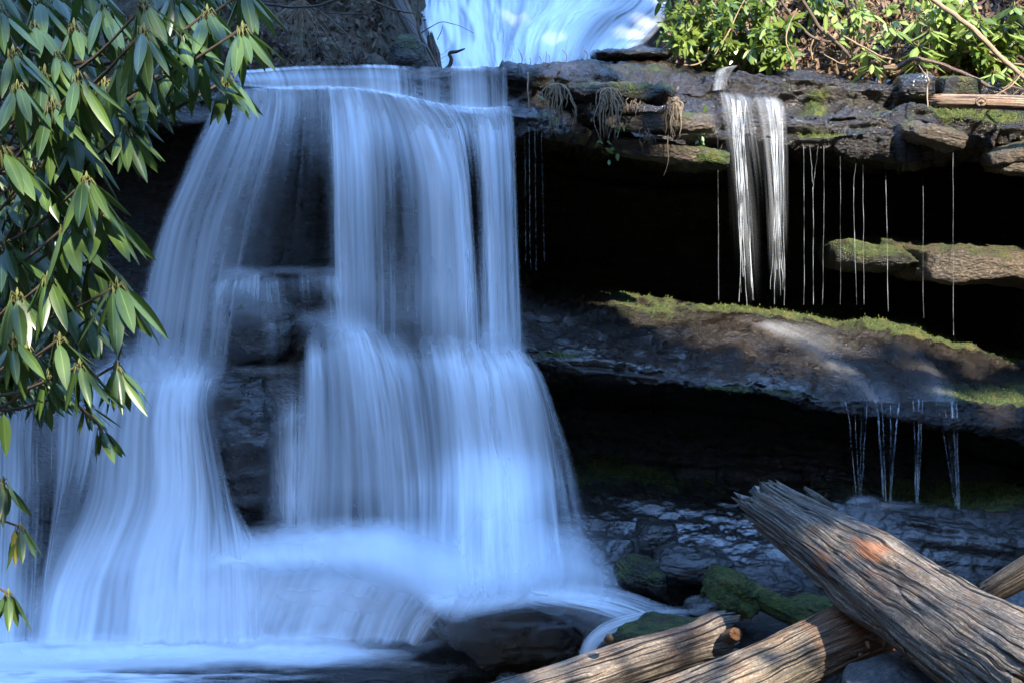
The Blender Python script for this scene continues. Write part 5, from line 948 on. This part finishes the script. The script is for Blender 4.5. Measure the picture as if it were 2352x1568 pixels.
# dead roots hanging from the cap ledge
def rootclump(label, u, v, Y, n, ln, spread, leaves=8, group='dead root clumps hanging from the ledge'):
    t = thing('root_clump', at(u, v, Y), label, 'roots', group); c = at(u, v, Y); m = MB()
    for k in range(n):
        l = ln * rng.uniform(.35, 1) * Y / F; f = np.linspace(0, 1, 16); ang = rng.uniform(0, 6.28); s_ = spread * rng.uniform(.2, 1) * Y / F
        p = c + np.stack([np.cos(ang) * s_ * np.sin(f * 2.2) + .02 * fbm(np.stack([f * 4, f * 0 + k, f * 0], -1), 2, 7), -.05 - .06 * np.abs(np.sin(ang)) * np.sin(f * 2), .05 * np.sin(f * 3.1) * rng.random() - l * f ** 1.3], -1)
        MB().tube(p, np.linspace(.0065, .002, 16) * rng.uniform(.6, 1.3), 5).build('root', M_root, t)
    m = MB(); p = c + rng.normal(0, 1, (leaves, 3)) * np.array([spread * .5, 0, ln * .25]) * Y / F + np.array([0, -.08, -ln * .2 * Y / F])
    m.leaves(p, rng.normal(size=(leaves, 3)) + [0, 0, -1.2], rng.normal(0, .6, (leaves, 3)) + [0, -1, .4], rng.uniform(.03, .06, leaves), rng.uniform(.015, .03, leaves), roll=.7, bend=.3, ns=5, nc=3)
    m.build('dry_leaves', M_litter, t)
rootclump('spidery clump of pale dead roots nearest the main falls', 1280, 196, 10.6, 24, 120, 46, 9)
rootclump('bushy clump of dead roots and leaves over the tan slab', 1395, 205, 10.75, 30, 130, 42, 26)
rootclump('shaggy hanging root clump above the thin pale slab', 1540, 228, 11.0, 24, 90, 26, 16)
rootclump('small dry root tuft on the brown mossy slab', 1455, 225, 10.9, 10, 50, 26, 10)
rootclump('small tuft of brown roots below the tan layered slab', 1478, 300, 11.0, 8, 55, 16, 8)
twig('hanging_root', M_root, 'single long root dangling past the thin pale slab', 'root', [[(1533, 240, 11.1, 2), (1536, 290, 11.0, 1.6), (1532, 330, 11.0, 1.4), (1534, 370, 11.0, 1), (1524, 404, 11.0, .7)]])
twig('hanging_root', M_root, 'thin trailing root beside the main falls edge', 'root', [[(1212, 166, 10.75, 1.8), (1213, 210, 10.7, 1.6), (1217, 255, 10.7, 1.4), (1222, 300, 10.7, .7)]])
for lab, u, v, Y_, n in (('small green ferny plant under the bushy root clump', 1395, 325, 10.9, 14), ('yellow green leaves clinging below the mossy slabs', 1602, 300, 11.6, 16), ('tiny green plant clinging left of the dead roots', 1246, 245, 10.7, 9)):
    t = thing('small_plant', at(u, v, Y_), lab, 'plant'); m = MB(); p = at(u, v, Y_) + rng.normal(0, 1, (n, 3)) * [.06, .02, .1] + [0, -.12, 0]
    m.leaves(p, rng.normal(size=(n, 3)) + [0, -.5, -.8], rng.normal(0, .5, (n, 3)) + [0, -1, .7], rng.uniform(.04, .07, n), rng.uniform(.025, .04, n), ns=5, nc=3); m.build('foliage', M_laurel, t)
    MB().tube([at(u, v, Y_) + [0, -.02, .1], at(u, v, Y_) + [0, -.12, .02], at(u, v, Y_) + [0, -.12, -.14]], .003, 5).build('stem', M_twig, t)
# bare twiggy growth on the shaded bank and stalks on the ledge
for lab, u, v, Y_, n, sz, mt in (('pale bare twiggy shrublet on the shaded left bank', 965, 168, 12.0, 26, 62, M_root), ('tangled dry stems hanging at the left bank top', 690, 0, 12.2, 26, -110, M_root), ('sparse grey twigs in the middle of the left bank', 820, 150, 12.1, 14, 70, M_twig)):
    t = thing('bare_shrub', at(u, v, Y_), lab, 'shrub'); c = at(u, v, Y_)
    for k in range(n):
        g = np.linspace(0, 1, 10)[:, None]; e = np.array([rng.normal(0, .6), rng.normal(-.2, .25), rng.uniform(.5, 1.1)]) * sz * Y_ / F
        MB().tube(c + e * g + np.array([.0, 0, -.25 * abs(sz) * Y_ / F]) * g ** 2 + .015 * np.stack([fbm(g * np.array([[5, 0, 0]]) + k, 2, 3), fbm(g * np.array([[5, 0, 0]]) + k, 2, 4), fbm(g * np.array([[5, 0, 0]]) + k, 2, 5)], -1), np.linspace(.0035, .001, 10), 4).build('stem', mt, t)
for k, (u, v0, v1) in enumerate(((1196, 152, 112), (1216, 150, 134), (1252, 146, 118), (1262, 146, 126), (1300, 140, 116), (1346, 132, 118), (1240, 148, 130))):
    twig('dry_stalk', M_twig, 'thin dry stalk standing on the ledge before the upper waterfall', 'stalk', [[(u, v0 + 6, 11.3, .9), (u + 2, (v0 + v1) / 2, 11.3, .8), (u + rng.normal() * 4, v1, 11.3, .5)]], group='dry stalks on the cap ledge')
# dry leaves caught between the logs
m = MB(); n = 90; p = at(rng.normal(2085, 46, n), rng.normal(1500, 26, n), 6.45 + rng.normal(0, .08, n)); 
m.leaves(p, rng.normal(size=(n, 3)), rng.normal(0, .7, (n, 3)) + [0, -.6, 1], rng.uniform(.03, .07, n), rng.uniform(.015, .035, n), roll=rng.uniform(-1, 1, n), bend=.3, ns=5, nc=3)
tag(m.build('leaf_litter', M_litter), 'dry leaves caught between the crossed logs and the grey boulder', 'leaf litter', kind='stuff')
# moss pile standing up from the mossiest rock
ok = np.argwhere((moss > .72) & (BN[..., 2] > -.2) & (rowi > ROW0[1])); n = 15000
id_ = ok[rng.integers(0, len(ok), n)]; p = CL[id_[:, 0], id_[:, 1]] + rng.normal(0, .008, (n, 3)); nn = BN[id_[:, 0], id_[:, 1]]
M_moss = leaf_mat('moss_blade', (.05, .08, .012), (.16, .19, .025), .7, .3)
m = MB(); m.leaves(p - nn * .006, nn * .6 + rng.normal(0, .5, (n, 3)) + [0, 0, .25], rng.normal(size=(n, 3)), rng.uniform(.012, .034, n), rng.uniform(.004, .008, n), ns=3, nc=2, roll=0)
tag(m.build('moss', M_moss), 'short green moss growing along the wet ledges', 'moss', kind='stuff')
